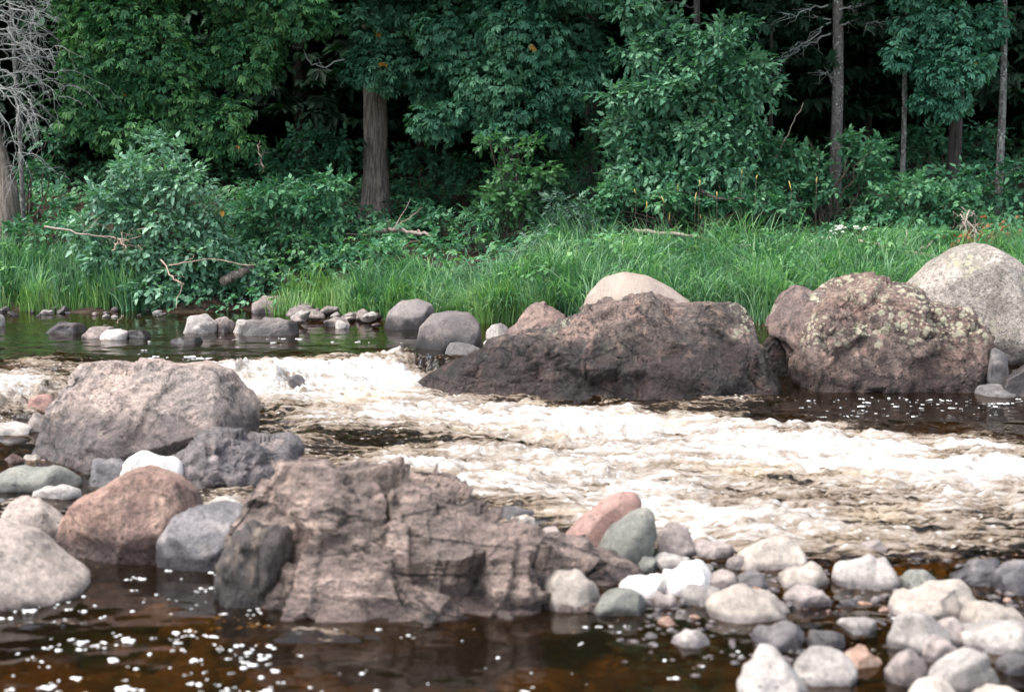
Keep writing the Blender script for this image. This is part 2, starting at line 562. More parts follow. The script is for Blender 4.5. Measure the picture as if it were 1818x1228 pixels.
def ground_material():
    m, nt, out = newmat('bank_and_riverbed')
    g = NT(nt)
    geo = g.n('ShaderNodeNewGeometry')
    sep = g.n('ShaderNodeSeparateXYZ')
    g.link(geo.outputs['Position'], sep.inputs[0])
    n1 = g.noise(geo.outputs['Position'], 1.1, 5, 0.6)
    n2 = g.noise(geo.outputs['Position'], 9.0, 6, 0.65)
    v = g.vor(geo.outputs['Position'], 7.0)
    soil = g.mix(g.ramp(n2, 0.35, 0.65), (0.018, 0.013, 0.010, 1), (0.050, 0.036, 0.026, 1))
    bed = g.mix(g.ramp(n2, 0.35, 0.65), (0.055, 0.040, 0.024, 1), (0.13, 0.096, 0.058, 1))
    bed = g.mix(g.ramp(n1, 0.45, 0.6), bed, (0.06, 0.035, 0.02, 1))
    col = g.mix(g.ramp(sep.outputs[2], 0.16, 0.30), bed, soil)
    bs = g.n('ShaderNodeBsdfPrincipled')
    g.link(col, bs.inputs['Base Color'])
    bs.inputs['Roughness'].default_value = 0.95
    bs.inputs['Specular IOR Level'].default_value = 0.15
    bp = g.n('ShaderNodeBump')
    bp.inputs['Strength'].default_value = 0.8
    bp.inputs['Distance'].default_value = 0.05
    g.link(g.math('ADD', n2, v.outputs['Distance']), bp.inputs['Height'])
    g.link(bp.outputs[0], bs.inputs['Normal'])
    g.link(bs.outputs[0], out.inputs[0])
    return m


def water_material():
    m, nt, out = newmat('river_water')
    g = NT(nt)
    geo = g.n('ShaderNodeNewGeometry')
    fa = g.n('ShaderNodeAttribute', attribute_name='foam')
    ra = g.n('ShaderNodeAttribute', attribute_name='rough')
    mp = g.n('ShaderNodeMapping')
    g.link(geo.outputs['Position'], mp.inputs['Vector'])
    mp.inputs['Scale'].default_value = (0.62, 1.0, 1.0)
    mp.inputs['Rotation'].default_value = (0, 0, 0.12)
    P = mp.outputs[0]
    mp2 = g.n('ShaderNodeMapping')
    g.link(geo.outputs['Position'], mp2.inputs['Vector'])
    mp2.inputs['Scale'].default_value = (0.15, 1.0, 1.0)
    mp2.inputs['Rotation'].default_value = (0, 0, 0.10)
    n1 = g.noise(mp2.outputs[0], 8.5, 6, 0.66, 1.6)
    n2 = g.noise(P, 11.0, 7, 0.72, 0.8)
    n3 = g.noise(P, 42.0, 4, 0.7, 0.3)
    nn = g.math('ADD', g.math('MULTIPLY', n1, 0.56), g.math('ADD', g.math('MULTIPLY', n2, 0.27), g.math('MULTIPLY', n3, 0.17)))
    t = g.math('ADD', g.math('MULTIPLY', g.math('SUBTRACT', nn, 0.5), 1.9), g.math('MULTIPLY', g.math('SUBTRACT', fa.outputs['Fac'], 0.63), 0.56))
    n0 = g.noise(mp2.outputs[0], 2.0, 4, 0.6, 0.8)
    t = g.math('ADD', t, g.math('MULTIPLY', g.math('SUBTRACT', n0, 0.5), 0.50))
    vb = g.vor(P, 26.0)
    vs = g.ramp(vb.outputs['Distance'], 0.10, 0.30, 1.0, 0.0)
    sp_ = g.math('MULTIPLY', vs, g.ramp(g.noise(P, 6.0, 3, 0.6), 0.45, 0.6))
    t = g.math('ADD', t, g.math('MULTIPLY', sp_, 0.32))
    mask = g.ramp(t, -0.06, 0.07)
    mask = g.math('MULTIPLY', mask, g.ramp(fa.outputs['Fac'], 0.02, 0.2))
    thick = g.ramp(t, -0.02, 0.26)
    fcol = g.mix(thick, (0.125, 0.085, 0.052, 1), (0.30, 0.262, 0.225, 1))
    fcol = g.mix(g.ramp(t, 0.18, 0.52), fcol, (0.70, 0.70, 0.70, 1))
    nb = g.noise(P, 1.7, 3, 0.5)
    fcol = g.mix(g.math('MULTIPLY', g.ramp(nb, 0.54, 0.70), 0.28), fcol, (0.46, 0.36, 0.23, 1))
    foam = g.n('ShaderNodeBsdfPrincipled')
    g.link(fcol, foam.inputs['Base Color'])
    foam.inputs['Roughness'].default_value = 0.6
    foam.inputs['Specular IOR Level'].default_value = 0.3
    bpf = g.n('ShaderNodeBump')
    bpf.inputs['Strength'].default_value = 0.8
    bpf.inputs['Distance'].default_value = 0.05
    g.link(g.math('ADD', nn, g.math('MULTIPLY', n3, 0.3)), bpf.inputs['Height'])
    g.link(bpf.outputs[0], foam.inputs['Normal'])
    # clear tannin brown water
    bp = g.n('ShaderNodeBump')
    bp.inputs['Distance'].default_value = 0.02
    g.link(g.ramp(ra.outputs['Fac'], 0, 1, 0.12, 1.0), bp.inputs['Strength'])
    w1 = g.noise(P, 5.0, 3, 0.5, 0.4)
    w2 = g.noise(P, 22.0, 4, 0.6, 0.4)
    hh = g.math('ADD', g.math('MULTIPLY', w1, 1.4), g.math('MULTIPLY', w2, g.ramp(ra.outputs['Fac'], 0, 1, 0.12, 0.9)))
    g.link(hh, bp.inputs['Height'])
    tr = g.n('ShaderNodeBsdfTransparent')
    tr.inputs[0].default_value = (0.52, 0.36, 0.17, 1)
    body = g.n('ShaderNodeBsdfDiffuse')
    body.inputs[0].default_value = (0.016, 0.010, 0.005, 1)
    mb = g.n('ShaderNodeMixShader')
    da = g.n('ShaderNodeAttribute', attribute_name='depth')
    g.link(g.ramp(da.outputs['Fac'], 0.08, 0.60, 0.0, 0.8, 'LINEAR'), mb.inputs[0])
    g.link(tr.outputs[0], mb.inputs[1])
    g.link(body.outputs[0], mb.inputs[2])
    gl = g.n('ShaderNodeBsdfGlossy')
    gl.inputs['Roughness'].default_value = 0.04
    gl.inputs['Color'].default_value = (0.95, 0.95, 0.95, 1)
    g.link(bp.outputs[0], gl.inputs['Normal'])
    fr = g.n('ShaderNodeFresnel')
    fr.inputs['IOR'].default_value = 1.33
    g.link(bp.outputs[0], fr.inputs['Normal'])
    mw = g.n('ShaderNodeMixShader')
    g.link(fr.outputs[0], mw.inputs[0])
    g.link(mb.outputs[0], mw.inputs[1])
    g.link(gl.outputs[0], mw.inputs[2])
    mx = g.n('ShaderNodeMixShader')
    g.link(mask, mx.inputs[0])
    g.link(mw.outputs[0], mx.inputs[1])
    g.link(foam.outputs[0], mx.inputs[2])
    g.link(mx.outputs[0], out.inputs[0])
    return m


# ------------------------------------------------------------------ terrain and water levels
ZU = 0.25
_lx = [-30, -4.0, -3.4, -2.36, -1.7, -1.08, -0.5, 0.3, 2, 6, 30]
_ly = [10.4, 11.05, 11.6, 12.45, 12.6, 13.0, 13.1, 13.2, 13.3, 13.6, 14]


def lipY(x):
    return np.interp(x, _lx, _ly)


def level(x, y):
    t = y - lipY(x)
    up = smooth(-0.55, 0.12, t)
    low = 0.10 * smooth(-4.2, -0.4, t)
    return low * (1 - up) + ZU * up


_sx = [-40, -6.2, -3.2, -2.9, -2.3, -1.6, -0.9, -0.2, 0.6, 2.4, 4.2, 6.0, 8, 40]
_sy = [17.5, 17.6, 17.5, 17.2, 16.9, 16.6, 16.5, 16.2, 16.3, 16.2, 15.4, 15.0, 15.2, 16]


def shoreY(x):
    return np.interp(x, _sx, _sy)


def ground_z(x, y):
    x = np.asarray(x, float)
    y = np.asarray(y, float)
    p = np.stack([x * 0.9, y * 0.9, 0 * x], 1)
    n = fbm(p, 4)
    dep = 0.30 + 0.05 * n
    # cobble bar on the near right
    bar = np.exp(-(((x - 1.9) / 1.5) ** 2 + ((y - 6.9) / 0.75) ** 2))
    bar = np.maximum(bar, 0.9 * np.exp(-(((x - 2.4) / 0.9) ** 2 + ((y - 5.9) / 0.5) ** 2)))
    dep = dep * (1 - 0.85 * bar)
    bar2 = np.exp(-(((x + 3.6) / 0.9) ** 2 + ((y - 9.3) / 0.9) ** 2))
    dep = dep * (1 - 0.75 * bar2)
    z = level(x, y) - dep
    d = y - shoreY(x) + 0.25 * n
    bank = ZU - 0.12 + 0.30 * smooth(-0.5, 0.8, d) + 0.17 * np.clip(d - 0.3, 0, 9) + 0.13 * np.clip(d - 9, 0, 60) + 0.07 * n
    z = np.where(d > -0.5, np.maximum(bank, z), z)
    near = 4.3 - y
    z = z + np.clip(near, 0, 3) * 0.25 * (near > 0)
    return z


def gz(x, y):
    return float(ground_z(np.array([x]), np.array([y]))[0])


def grid_mesh(xs, ys, zf):
    X, Y = np.meshgrid(xs, ys)
    x, y = X.ravel(), Y.ravel()
    nx, ny = len(xs), len(ys)
    i = np.arange(ny - 1)[:, None] * nx + np.arange(nx - 1)[None, :]
    i = i.ravel()
    Q = np.stack([i, i + 1, i + nx + 1, i + nx], 1)
    return x, y, Q


xs = np.concatenate([[-300, -150, -80, -50, -35, -25, -18, -13, -10], np.arange(-8, 9.01, 0.1), [10.5, 13, 18, 25, 35, 50, 80, 150, 300]])
ys = np.concatenate([[-300, -120, -50, -20, -8, -2, 1, 3], np.arange(4, 30, 0.1), np.arange(30, 60, 1.0), [70, 90, 130, 200, 320]])
x, y, Q = grid_mesh(xs, ys, None)
z = ground_z(x, y)
z += 0.02 * fbm(np.stack([x * 5, y * 5, 0 * x], 1), 3) * (np.abs(x) < 9)
ground = put('ground', mesh_from('ground', np.stack([x, y, z], 1), Q=Q, smooth_shade=True), ground_material())
tag(ground, kind='structure')

# ------------------------------------------------------------------ river surface
wx = np.concatenate([[-120, -60, -30, -18, -12, -9], np.arange(-7.2, 7.4, 0.021), [9, 12, 18, 30, 60, 120]])
ystep, yv = [], 4.3
while yv < 18.6:
    ystep.append(yv)
    yv += 0.014 + 0.0022 * max(0, yv - 5)
wy = np.concatenate([[3.0, 3.6], np.array(ystep)])
x, y, Q = grid_mesh(wx, wy, None)
lev = level(x, y)
FO = [  # foam: photo place, extent, amount
    (600, 692, 210, 30, 0.80), (880, 735, 330, 32, 0.9), (1200, 765, 420, 36, 0.62), (1000, 835, 360, 45, 0.78), (1480, 800, 380, 55, 0.50),
    (1750, 830, 260, 60, 0.42), (1560, 915, 330, 45, 0.36), (1250, 900, 260, 40, 0.60), (15, 725, 110, 40, 1.0), (440, 662, 130, 20, 0.8),
    (650, 772, 180, 20, -0.30), (560, 765, 160, 45, 0.40), (760, 800, 220, 40, 0.40), (1120, 900, 250, 40, 0.40), (1350, 945, 280, 26, 0.30), (1650, 800, 280, 60, 0.24), (2150, 820, 380, 60, 0.55), (2200, 900, 380, 50, 0.4), (1700, 890, 220, 45, 0.18), (1560, 722, 260, 14, -0.22), (395, 872, 60, 26, 0.9), (1300, 712, 90, 10, 0.7), (60, 650, 130, 28, 0.35),
    (1660, 955, 260, 26, 0.28), (700, 850, 200, 30, 0.45), (40, 885, 90, 18, 0.55), (640, 655, 130, 16, 0.55), (480, 800, 60, 30, 0.5),
    (1420, 712, 40, 8, 0.2), (70, 1075, 110, 12, 0.45), (560, 1098, 100, 9, 0.5), (430, 1035, 60, 7, 0.4), (1500, 1075, 160, 14, 0.22)]
foam = np.zeros_like(x)
for px, py, rx, ry, a in FO:
    c = onz(px, py, 0.08 if py > 670 else ZU)
    D = c[1]
    wxr = rx * D / FPX
    wyr = ry * D * D / (FPX * (CAM_H - c[2]))
    e = ((x - c[0]) / wxr) ** 2 + ((y - c[1]) / wyr) ** 2
    foam += a * np.exp(-e)
foam = np.clip(foam, 0, 1.05)
t = y - lipY(x)
fall = np.exp(-((t + 0.25) / 0.30) ** 2) * smooth(-4.6, -4.2, x) * (1 - smooth(-0.6, -0.2, x))
foam = np.clip(foam + 0.12 * fall, 0, 1.1)
rough = np.clip(foam * 1.1 + 0.5 * fall, 0, 1)
upper = smooth(0.1, 0.6, t)
nearpool = (1 - smooth(7.0, 8.0, y)) * (1 - upper)
rough = np.clip(rough + 0.12 * upper + 0.08 + 0.35 * np.exp(-((t - 0.35) / 0.35) ** 2), 0, 1)
pw = np.stack([x * 1.5, y * 2.2, 0 * x], 1)
wave = fbm(pw, 4, 0.55)
ps = np.stack([x * 5.5, y * 6.5, 0 * x + 3], 1)
wave2 = fbm(ps, 4, 0.6, ridged=True)
fc = np.clip(foam * 1.15, 0, 1)
w3 = fbm(np.stack([x * 11, y * 10, 0 * x + 9], 1), 4, 0.62)
crest = fbm(np.stack([x * 1.15 + 0.35 * wave, y * 2.3 + 0.3 * wave, 0 * x + 2], 1), 4, 0.5, ridged=True)   # sharp standing waves
h = lev + 0.0085 * wave + 0.045 * fc * wave + 0.045 * fc * (crest - 0.6) + 0.018 * fc * (wave2 - 0.6) + 0.018 * fc * w3
foam = np.where(foam > 0.08, foam + smooth(0.08, 0.4, foam) * (0.20 * (crest - 0.55) + 0.10 * wave), foam)
h += fall * (0.06 * wave + 0.05 * fbm(np.stack([x * 3.3, y * 2.0, 0 * x + 5], 1), 4, 0.6, ridged=True) - 0.02 + 0.05 * w3)
# smooth standing hump of the tongue below the drop
c = onz(650, 775, 0.06)
h += 0.05 * np.exp(-(((x - c[0]) / 0.75) ** 2 + ((y - c[1]) / 0.45) ** 2))
depth = h - ground_z(x, y)
me = mesh_from('river_water', np.stack([x, y, h], 1), Q=Q, attrs={'foam': foam, 'rough': rough, 'depth': depth}, smooth_shade=True)
tag(put('river_water', me, water_material()), kind='structure')


def water_z(px_, py_):
    return float(level(np.array([px_]), np.array([py_]))[0])


# ------------------------------------------------------------------ rocks
_ico = {}


def ico(sub):
    if sub not in _ico:
        bm = bmesh.new()
        bmesh.ops.create_icosphere(bm, subdivisions=sub, radius=1.0)
        V = np.array([v.co[:] for v in bm.verts])
        T = np.array([[v.index for v in f.verts] for f in bm.faces])
        bm.free()
        _ico[sub] = (V, T)
    return _ico[sub]


def vnormals(V, T):
    a, b, c = V[T[:, 0]], V[T[:, 1]], V[T[:, 2]]
    fn = np.cross(b - a, c - a)
    N = np.zeros_like(V)
    for k in range(3):
        np.add.at(N, T[:, k], fn)
    return N / (np.linalg.norm(N, axis=1)[:, None] + 1e-12)


def rot_axis(axis, ang):
    axis = np.asarray(axis, float) / np.linalg.norm(axis)
    K = np.array([[0, -axis[2], axis[1]], [axis[2], 0, -axis[0]], [-axis[1], axis[0], 0]])
    return np.eye(3) + math.sin(ang) * K + (1 - math.cos(ang)) * K @ K


def rock(name, pts, base, mat, label, cat='boulder', group=None, zw=0.0, df=0.4, db=None, sub=5, pp=0.85, qq=0.8, cuts=(), rc=3,
         amp=0.05, freq=2.2, ridge=0.0, aniso=None, seed=1, sink=0.16, czf=0.25, yc=None, chip=None, strata=None, yaw=0.0, hard=0.9):
    """a stone from the outline of its upper edge (photo pixels, left to right), its waterline and its depth front to back"""
    rng = np.random.default_rng(seed)
    mx = sum(p[0] for p in pts) / len(pts)
    yf = onz(mx, base, zw)[1]
    Yc = yf + df if yc is None else yc
    db = df if db is None else db
    W = np.array([at(px, py, Yc) for px, py in pts])
    ol = [(w[0], w[2]) for w in W]
    zb = zw - sink
    x0, x1 = ol[0][0], ol[-1][0]
    ol = [(x0 * 0.97 + x1 * 0.03, zb)] + ol + [(x1 * 0.97 + x0 * 0.03, zb)]
    ol = np.array(ol)
    zt = ol[:, 1].max()
    cz = zw + czf * (zt - zw)
    cx = 0.5 * (ol[:, 0].min() + ol[:, 0].max())
    S, T = ico(sub)
    th = np.arctan2(S[:, 2], S[:, 0])
    rho = np.sqrt(S[:, 0] ** 2 + S[:, 2] ** 2)
    # radius of the outline at a fine set of angles
    A = np.linspace(-math.pi, math.pi, 361)
    R = np.zeros_like(A)
    P0 = ol - np.array([cx, cz])
    P1 = np.roll(P0, -1, axis=0)
    for i, a in enumerate(A):
        d = np.array([math.cos(a), math.sin(a)])
        e = P1 - P0
        den = d[0] * e[:, 1] - d[1] * e[:, 0]
        den = np.where(np.abs(den) < 1e-9, 1e-9, den)
        tt = (P0[:, 0] * e[:, 1] - P0[:, 1] * e[:, 0]) / den
        uu = (P0[:, 0] * d[1] - P0[:, 1] * d[0]) / den
        ok = (uu >= -1e-6) & (uu <= 1 + 1e-6) & (tt > 0)
        R[i] = tt[ok].max() if ok.any() else 0.1
    k = np.array([1, 2, 3, 2, 1.0])
    k /= k.sum()
    Rp = np.concatenate([R[-5:-1], R, R[1:5]])
    R = np.convolve(Rp, k, 'same')[4:-4]
    rr = np.interp(th, A, R)
    s = rho ** pp
    V = np.stack([rr * s * np.cos(th), np.sign(S[:, 1]) * np.abs(S[:, 1]) ** qq * np.where(S[:, 1] < 0, df, db), rr * s * np.sin(th)], 1)
    size = (V.max(0) - V.min(0)).max()
    planes = [(np.array(n, float) / np.linalg.norm(n), f) for n, f in cuts]
    for _ in range(rc):
        n = rng.normal(size=3)
        n[1] = -abs(n[1]) * 1.3
        n[2] = abs(n[2]) * 0.8
        n[0] *= 0.8
        n /= np.linalg.norm(n)
        planes.append((n, rng.uniform(0.68, 0.9)))
    for n, f in planes:
        dd = V @ n
        lim = f * dd.max()
        ex = np.maximum(dd - lim, 0)
        V = V - n * (ex * hard)[:, None]
    N0 = vnormals(V, T)
    if chip:
        for ca, nc in chip:
            cen = V[rng.integers(0, len(V), nc)] + rng.normal(size=(nc, 3)) * 0.02 * size
            gv = rng.normal(size=(nc, 3)) * 0.9
            hv = rng.normal(size=nc)
            wv = V + 0.045 * size * np.stack([fbm(V / size * 6 + q, 3) for q in (0.3, 9.1, 17.7)], 1)
            best = np.full(len(V), 1e9)
            bi = np.zeros(len(V), int)
            for q in range(nc):
                d2 = ((wv - cen[q]) ** 2).sum(1)
                w = d2 < best
                best[w] = d2[w]
                bi[w] = q
            N = N0
            rad = size / math.sqrt(nc)
            dsp = ca * size * (0.45 * hv[bi] + ((V - cen[bi]) * gv[bi]).sum(1) / rad)
            V = V + N * np.clip(dsp, -2.2 * ca * size, 1.6 * ca * size)[:, None]
    if strata:
        sa, sf, sdir = strata
        N = N0
        sdir = np.array(sdir, float) / np.linalg.norm(sdir)
        q = (V @ sdir) / size * sf + 0.75 * fbm(V / size * 1.8, 2, seed=seed) + 0.16 * fbm(V / size * 7, 3)
        fr_ = q - np.floor(q)
        mod = 0.5 + 0.8 * fbm(V / size * 3.1 + 4, 2)
        V = V + N * (sa * size * (fr_ ** 1.6 - 0.5) * np.clip(mod, 0.05, 1.3))[:, None]
    N = N0 if (chip or strata) else vnormals(V, T)
    p = V / size * freq * 2.0
    if aniso is not None:
        p = (p @ np.asarray(aniso[0]).T) * np.asarray(aniso[1])
    big = fbm(V / size * freq, 3, 0.5, seed=seed)
    oc = 6 if sub >= 6 else (5 if sub == 5 else 3)
    det = fbm(p, oc, 0.55, seed=seed + 3)
    disp = amp * size * (0.55 * big + 0.45 * det)
    if ridge:
        rd = fbm(p * 0.8, oc, 0.5, ridged=True, seed=seed + 7)
        disp = disp + ridge * size * (np.clip(rd, -1.5, 1.5) - 0.4)
    V = V + N * disp[:, None]
    loc = (cx, Yc, zw)
    V[:, 2] += cz - zw
    o = put(name, mesh_from(name, V, T, smooth_shade=True), M[mat], None, loc)
    o.rotation_euler = (0, 0, yaw)
    tag(o, label, cat, group)
    return o


def cobble(x0, y0, x1, y1, mat, label, skew=0.0, box=2.4, tilt=0.0, zw=0.0, group='cobbles along the near shore', seed=None, depth=0.9, cat='stone', name='river_stone', sub=4, **kw):
    """a small stone given by its box in the photo"""
    n = 11
    pts = []
    jr = np.random.default_rng(int(abs(x0) * 13 + y0))
    box = box * jr.uniform(0.72, 1.2)
    tilt = tilt + jr.normal() * 0.15
    skew = skew + jr.normal() * 0.25
    for i in range(n):
        a = math.pi * (1 - i / (n - 1))
        c, s = math.cos(a), math.sin(a)
        ux = math.copysign(abs(c) ** (2 / box), c)
        uz = abs(s) ** (2 / box)
        px = 0.5 * (x0 + x1) + 0.5 * (x1 - x0) * (ux + skew * uz * (1 - abs(ux)))
        py = y1 - (y1 - y0) * 0.28 - (y1 - y0) * 0.72 * uz * (1 + tilt * ux) / (1 + abs(tilt) * 0.5)
        pts.append((px + jr.normal() * 0.022 * (x1 - x0), py + jr.normal() * 0.06 * (y1 - y0)))
    yf = onz(0.5 * (x0 + x1), y1, zw)[1]
    w = (x1 - x0) * yf / FPX
    seed = seed if seed is not None else int(x0 * 7 + y0 * 3) % 997
    d = dict(df=0.5 * w * depth, sub=sub, pp=0.82, qq=0.82, rc=8, amp=0.045, freq=1.6, sink=0.07, czf=0.08, hard=1.0, chip=[(0.022, 12)])
    d.update(kw)
    return rock(name, pts, y1, mat, label, cat, group, zw, seed=seed, **d)


BG = 'boulders in the river'
# ---- far bank side
rock('boulder', [(1600, 600), (1612, 515), (1660, 466), (1700, 441), (1745, 433), (1790, 452), (1830, 490), (1900, 520), (1960, 560), (1975, 640)], 645, 'granite',
     'pale grey granite boulder rising behind the lichen boulder at the right edge', group=BG, zw=0.2, df=0.75, db=1.0, sub=5, amp=0.02, freq=1.6, chip=[(0.008, 30)], cuts=[((0.35, -0.8, 0.35), 0.75), ((-0.5, -0.5, 0.75), 0.9)], rc=1, seed=5, yc=13.9)
rock('boulder', [(1408, 660), (1380, 600), (1368, 565), (1376, 532), (1400, 517), (1440, 522), (1480, 515), (1520, 528), (1545, 640)], 690, 'pink_rock',
     'lumpy pinkish boulder squeezed behind the lichen boulder beside the dark gap', group=BG, zw=0.15, df=0.5, sub=5, amp=0.06, ridge=0.015, freq=2.6, chip=[(0.02, 30), (0.008, 150)], seed=8, yc=13.0)
rock('boulder', [(1402, 690), (1404, 610), (1444, 560), (1485, 522), (1530, 501), (1570, 501), (1612, 518), (1660, 545), (1718, 560), (1742, 582), (1752, 640), (1742, 688)], 706, 'lichen_rock',
     'big brown boulder spotted with pale lichen standing at the far edge of the rapids', group=BG, zw=0.06, df=0.72, db=0.8, sub=6, pp=0.55, qq=0.5, amp=0.03, ridge=0.010, freq=2.6, chip=[(0.022, 34), (0.010, 140), (0.004, 500)], cuts=[((0.1, -0.55, 0.8), 0.74), ((-0.05, -1.0, 0.05), 0.82), ((0.6, -0.7, 0.2), 0.85)], rc=1, seed=12)
rock('boulder', [(1022, 600), (1028, 562), (1044, 522), (1072, 492), (1108, 482), (1150, 490), (1190, 510), (1232, 540), (1255, 600)], 640, 'smooth_tan',
     'smooth rounded tan boulder domed behind the long wet rock', group=BG, zw=0.22, df=0.55, sub=5, pp=1.0, qq=1.0, amp=0.012, freq=1.2, rc=0, seed=3, yc=14.2)
rock('boulder', [(705, 706), (735, 688), (775, 668), (815, 642), (860, 622), (905, 605), (960, 590), (1000, 578), (1050, 548), (1110, 532), (1160, 534), (1230, 545), (1288, 531), (1326, 534), (1346, 562), (1350, 612), (1364, 660), (1378, 690)], 716, 'wet_rock',
     'long dark brown boulder with a wet black foot where the water drops past it', group=BG, zw=0.07, df=0.75, db=0.7, sub=6, pp=0.8, qq=0.72, amp=0.035, ridge=0.008, freq=3.4, chip=[(0.013, 46), (0.007, 200), (0.004, 700)], cuts=[((0.0, -0.6, 0.8), 0.8), ((0.3, -0.9, 0.1), 0.85), ((-0.6, -0.6, 0.45), 0.8)], rc=2, seed=21, czf=0.15)
rock('boulder', [(902, 590), (925, 563), (945, 543), (968, 535), (995, 543), (1012, 572), (1020, 590)], 600, 'pink_rock',
     'small mottled boulder at the edge of the tall grass beside the long wet rock', group=BG, zw=0.2, df=0.22, sub=5, amp=0.05, ridge=0.015, chip=[(0.02, 30)], seed=31, yc=14.6)
rock('boulder', [(738, 612), (745, 580), (768, 558), (800, 552), (835, 556), (852, 575), (858, 610)], 624, 'grey_round',
     'rounded grey boulder with a black wet foot at the lip of the drop', group=BG, zw=ZU, df=0.33, sub=5, pp=0.9, qq=0.9, amp=0.02, rc=2, seed=33, sink=0.3)
rock('boulder', [(682, 580), (690, 552), (710, 535), (740, 530), (768, 540), (776, 560), (776, 580)], 586, 'grey_round',
     'broad grey brown boulder lying in the pool near the heap of shore cobbles', group=BG, zw=ZU, df=0.3, sub=5, pp=0.9, qq=0.9, amp=0.025, rc=2, seed=34, sink=0.3)
for a in [
    (790, 598, 856, 642, 'cobble_dark', 'dark wet stone leaning against the foot of the rounded grey boulder', dict(zw=0.2)),
    (858, 600, 876, 616, 'white', 'tiny white stone beside the wet dark stone at the drop', dict(zw=0.22)),
    (862, 572, 910, 606, 'cobble_grey', 'grey stone wedged between the rounded boulder and the long wet rock', dict(zw=0.22)),
    (502, 660, 540, 692, 'cobble_dark', 'dark wet stone splitting the little waterfall', dict(zw=0.12)),
    (1338, 580, 1418, 700, 'wet_rock', 'black wet stone wedged deep in the gap between the two big boulders', dict(zw=0.1, yc=13.0)),  # filler stone, put in so the gap between the boulders reads as shade
    (447, 525, 532, 558, 'shore', 'grey stone with grass growing over it at the pool bank', dict(zw=ZU)),
    (320, 556, 386, 592, 'cobble_grey', 'pale wedge shaped stone sitting in the upper pool', dict(zw=ZU, skew=0.2, tilt=0.2)),
    (376, 560, 420, 590, 'shore', 'squat stone just right of the pale wedge shaped stone', dict(zw=ZU)),
    (414, 560, 456, 592, 'cobble_grey', 'small pale stone against the flat dark stone in the pool', dict(zw=ZU)),
    (428, 564, 530, 598, 'grey_round', 'flat dark grey stone barely above the pool', dict(zw=ZU, box=3)),
    (82, 572, 156, 594, 'grey_round', 'low humped grey stone in the pool, leftmost of the pool stones', dict(zw=ZU)),
    (148, 572, 206, 602, 'shore', 'leaning brownish stone with a twig caught on it in the pool', dict(zw=ZU, tilt=0.3)),
    (168, 584, 228, 604, 'cobble_grey', 'thin flat slab in front of the leaning brownish pool stone', dict(zw=ZU, box=3)),
    (220, 584, 266, 602, 'grey_round', 'low slab at the end of the flat pool slabs', dict(zw=ZU, box=3)),
    (-30, 556, 9, 580, 'cobble_grey', 'pale stone cut by the left edge of the picture in the pool', dict(zw=ZU)),
    (300, 598, 362, 612, 'grey_round', 'flat stone just breaking the pool surface below the wedge shaped stone', dict(zw=ZU, box=3)),
    (590, 568, 622, 584, 'cobble_grey', 'small pale stone in the pool off the shore cobbles', dict(zw=ZU)),
    (1752, 617, 1790, 645, 'cobble_dark', 'small dark round stone under the pale granite boulder', dict(zw=0.1, yc=12.2)),
    (1745, 635, 1785, 690, 'cobble_grey', 'grey slab tilted against the right side of the lichen boulder', dict(zw=0.08, tilt=-0.4)),
    (1780, 640, 1850, 705, 'grey_round', 'brown grey stone cut by the right edge below the granite boulder', dict(zw=0.08)),
    (1720, 680, 1800, 710, 'cobble_dark', 'dark wet stone at the foot of the lichen boulder in the water', dict(zw=0.06)),
]:
    cobble(*a[:6], **dict(dict(group='stones in and around the upper pool'), **a[6]))

# ---- near left group
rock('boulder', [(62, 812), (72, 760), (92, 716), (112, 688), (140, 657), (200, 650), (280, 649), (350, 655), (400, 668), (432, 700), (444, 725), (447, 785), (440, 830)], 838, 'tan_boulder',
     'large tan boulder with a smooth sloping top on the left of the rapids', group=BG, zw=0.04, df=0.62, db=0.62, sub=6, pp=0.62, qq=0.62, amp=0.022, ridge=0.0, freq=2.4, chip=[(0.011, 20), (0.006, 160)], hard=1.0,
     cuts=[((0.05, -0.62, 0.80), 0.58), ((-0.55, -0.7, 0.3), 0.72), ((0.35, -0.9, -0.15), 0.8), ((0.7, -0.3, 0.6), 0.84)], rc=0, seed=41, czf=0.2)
rock('boulder', [(300, 840), (330, 800), (360, 780), (410, 775), (450, 790), (490, 800), (516, 787), (530, 800), (538, 830)], 864, 'dark_slate',
     'jagged dark slate coloured rock at the foot of the large tan boulder', group=BG, zw=0.02, df=0.35, db=0.5, sub=6, amp=0.04, ridge=0.02, freq=3.0, chip=[(0.022, 50), (0.008, 260)], seed=44)
rock('boulder', [(108, 950), (112, 915), (128, 893), (180, 866), (225, 838), (255, 827), (290, 835), (320, 848), (350, 872), (358, 900), (345, 960)], 1002, 'red_brown',
     'large smooth reddish brown boulder in the near left pool', group=BG, zw=0.0, df=0.30, db=0.32, sub=6, pp=0.8, qq=0.75, amp=0.02, freq=1.8, chip=[(0.006, 30), (0.002, 300)], cuts=[((0.1, -0.75, 0.55), 0.78), ((-0.3, -0.9, -0.2), 0.86), ((0.75, -0.5, 0.3), 0.85)], rc=1, seed=51)
rock('boulder', [(-120, 1000), (-80, 940), (-10, 933), (40, 950), (80, 985), (120, 1015), (150, 1035)], 1084, 'beige',
     'beige boulder sloping down into the pool at the left edge', group=BG, zw=0.0, df=0.32, db=0.4, sub=5, amp=0.02, chip=[(0.008, 25)], cuts=[((0.5, -0.4, 0.75), 0.75)], rc=1, seed=52)
rock('boulder', [(278, 980), (288, 942), (310, 915), (350, 897), (400, 893), (432, 905), (442, 950), (440, 1000)], 1016, 'grey_dark',
     'dark blue grey boulder between the reddish boulder and the craggy rock', group=BG, zw=0.0, df=0.25, sub=5, amp=0.03, chip=[(0.012, 25)], cuts=[((0.0, -0.5, 0.85), 0.72), ((-0.4, -0.9, 0.0), 0.85)], rc=1, seed=53)
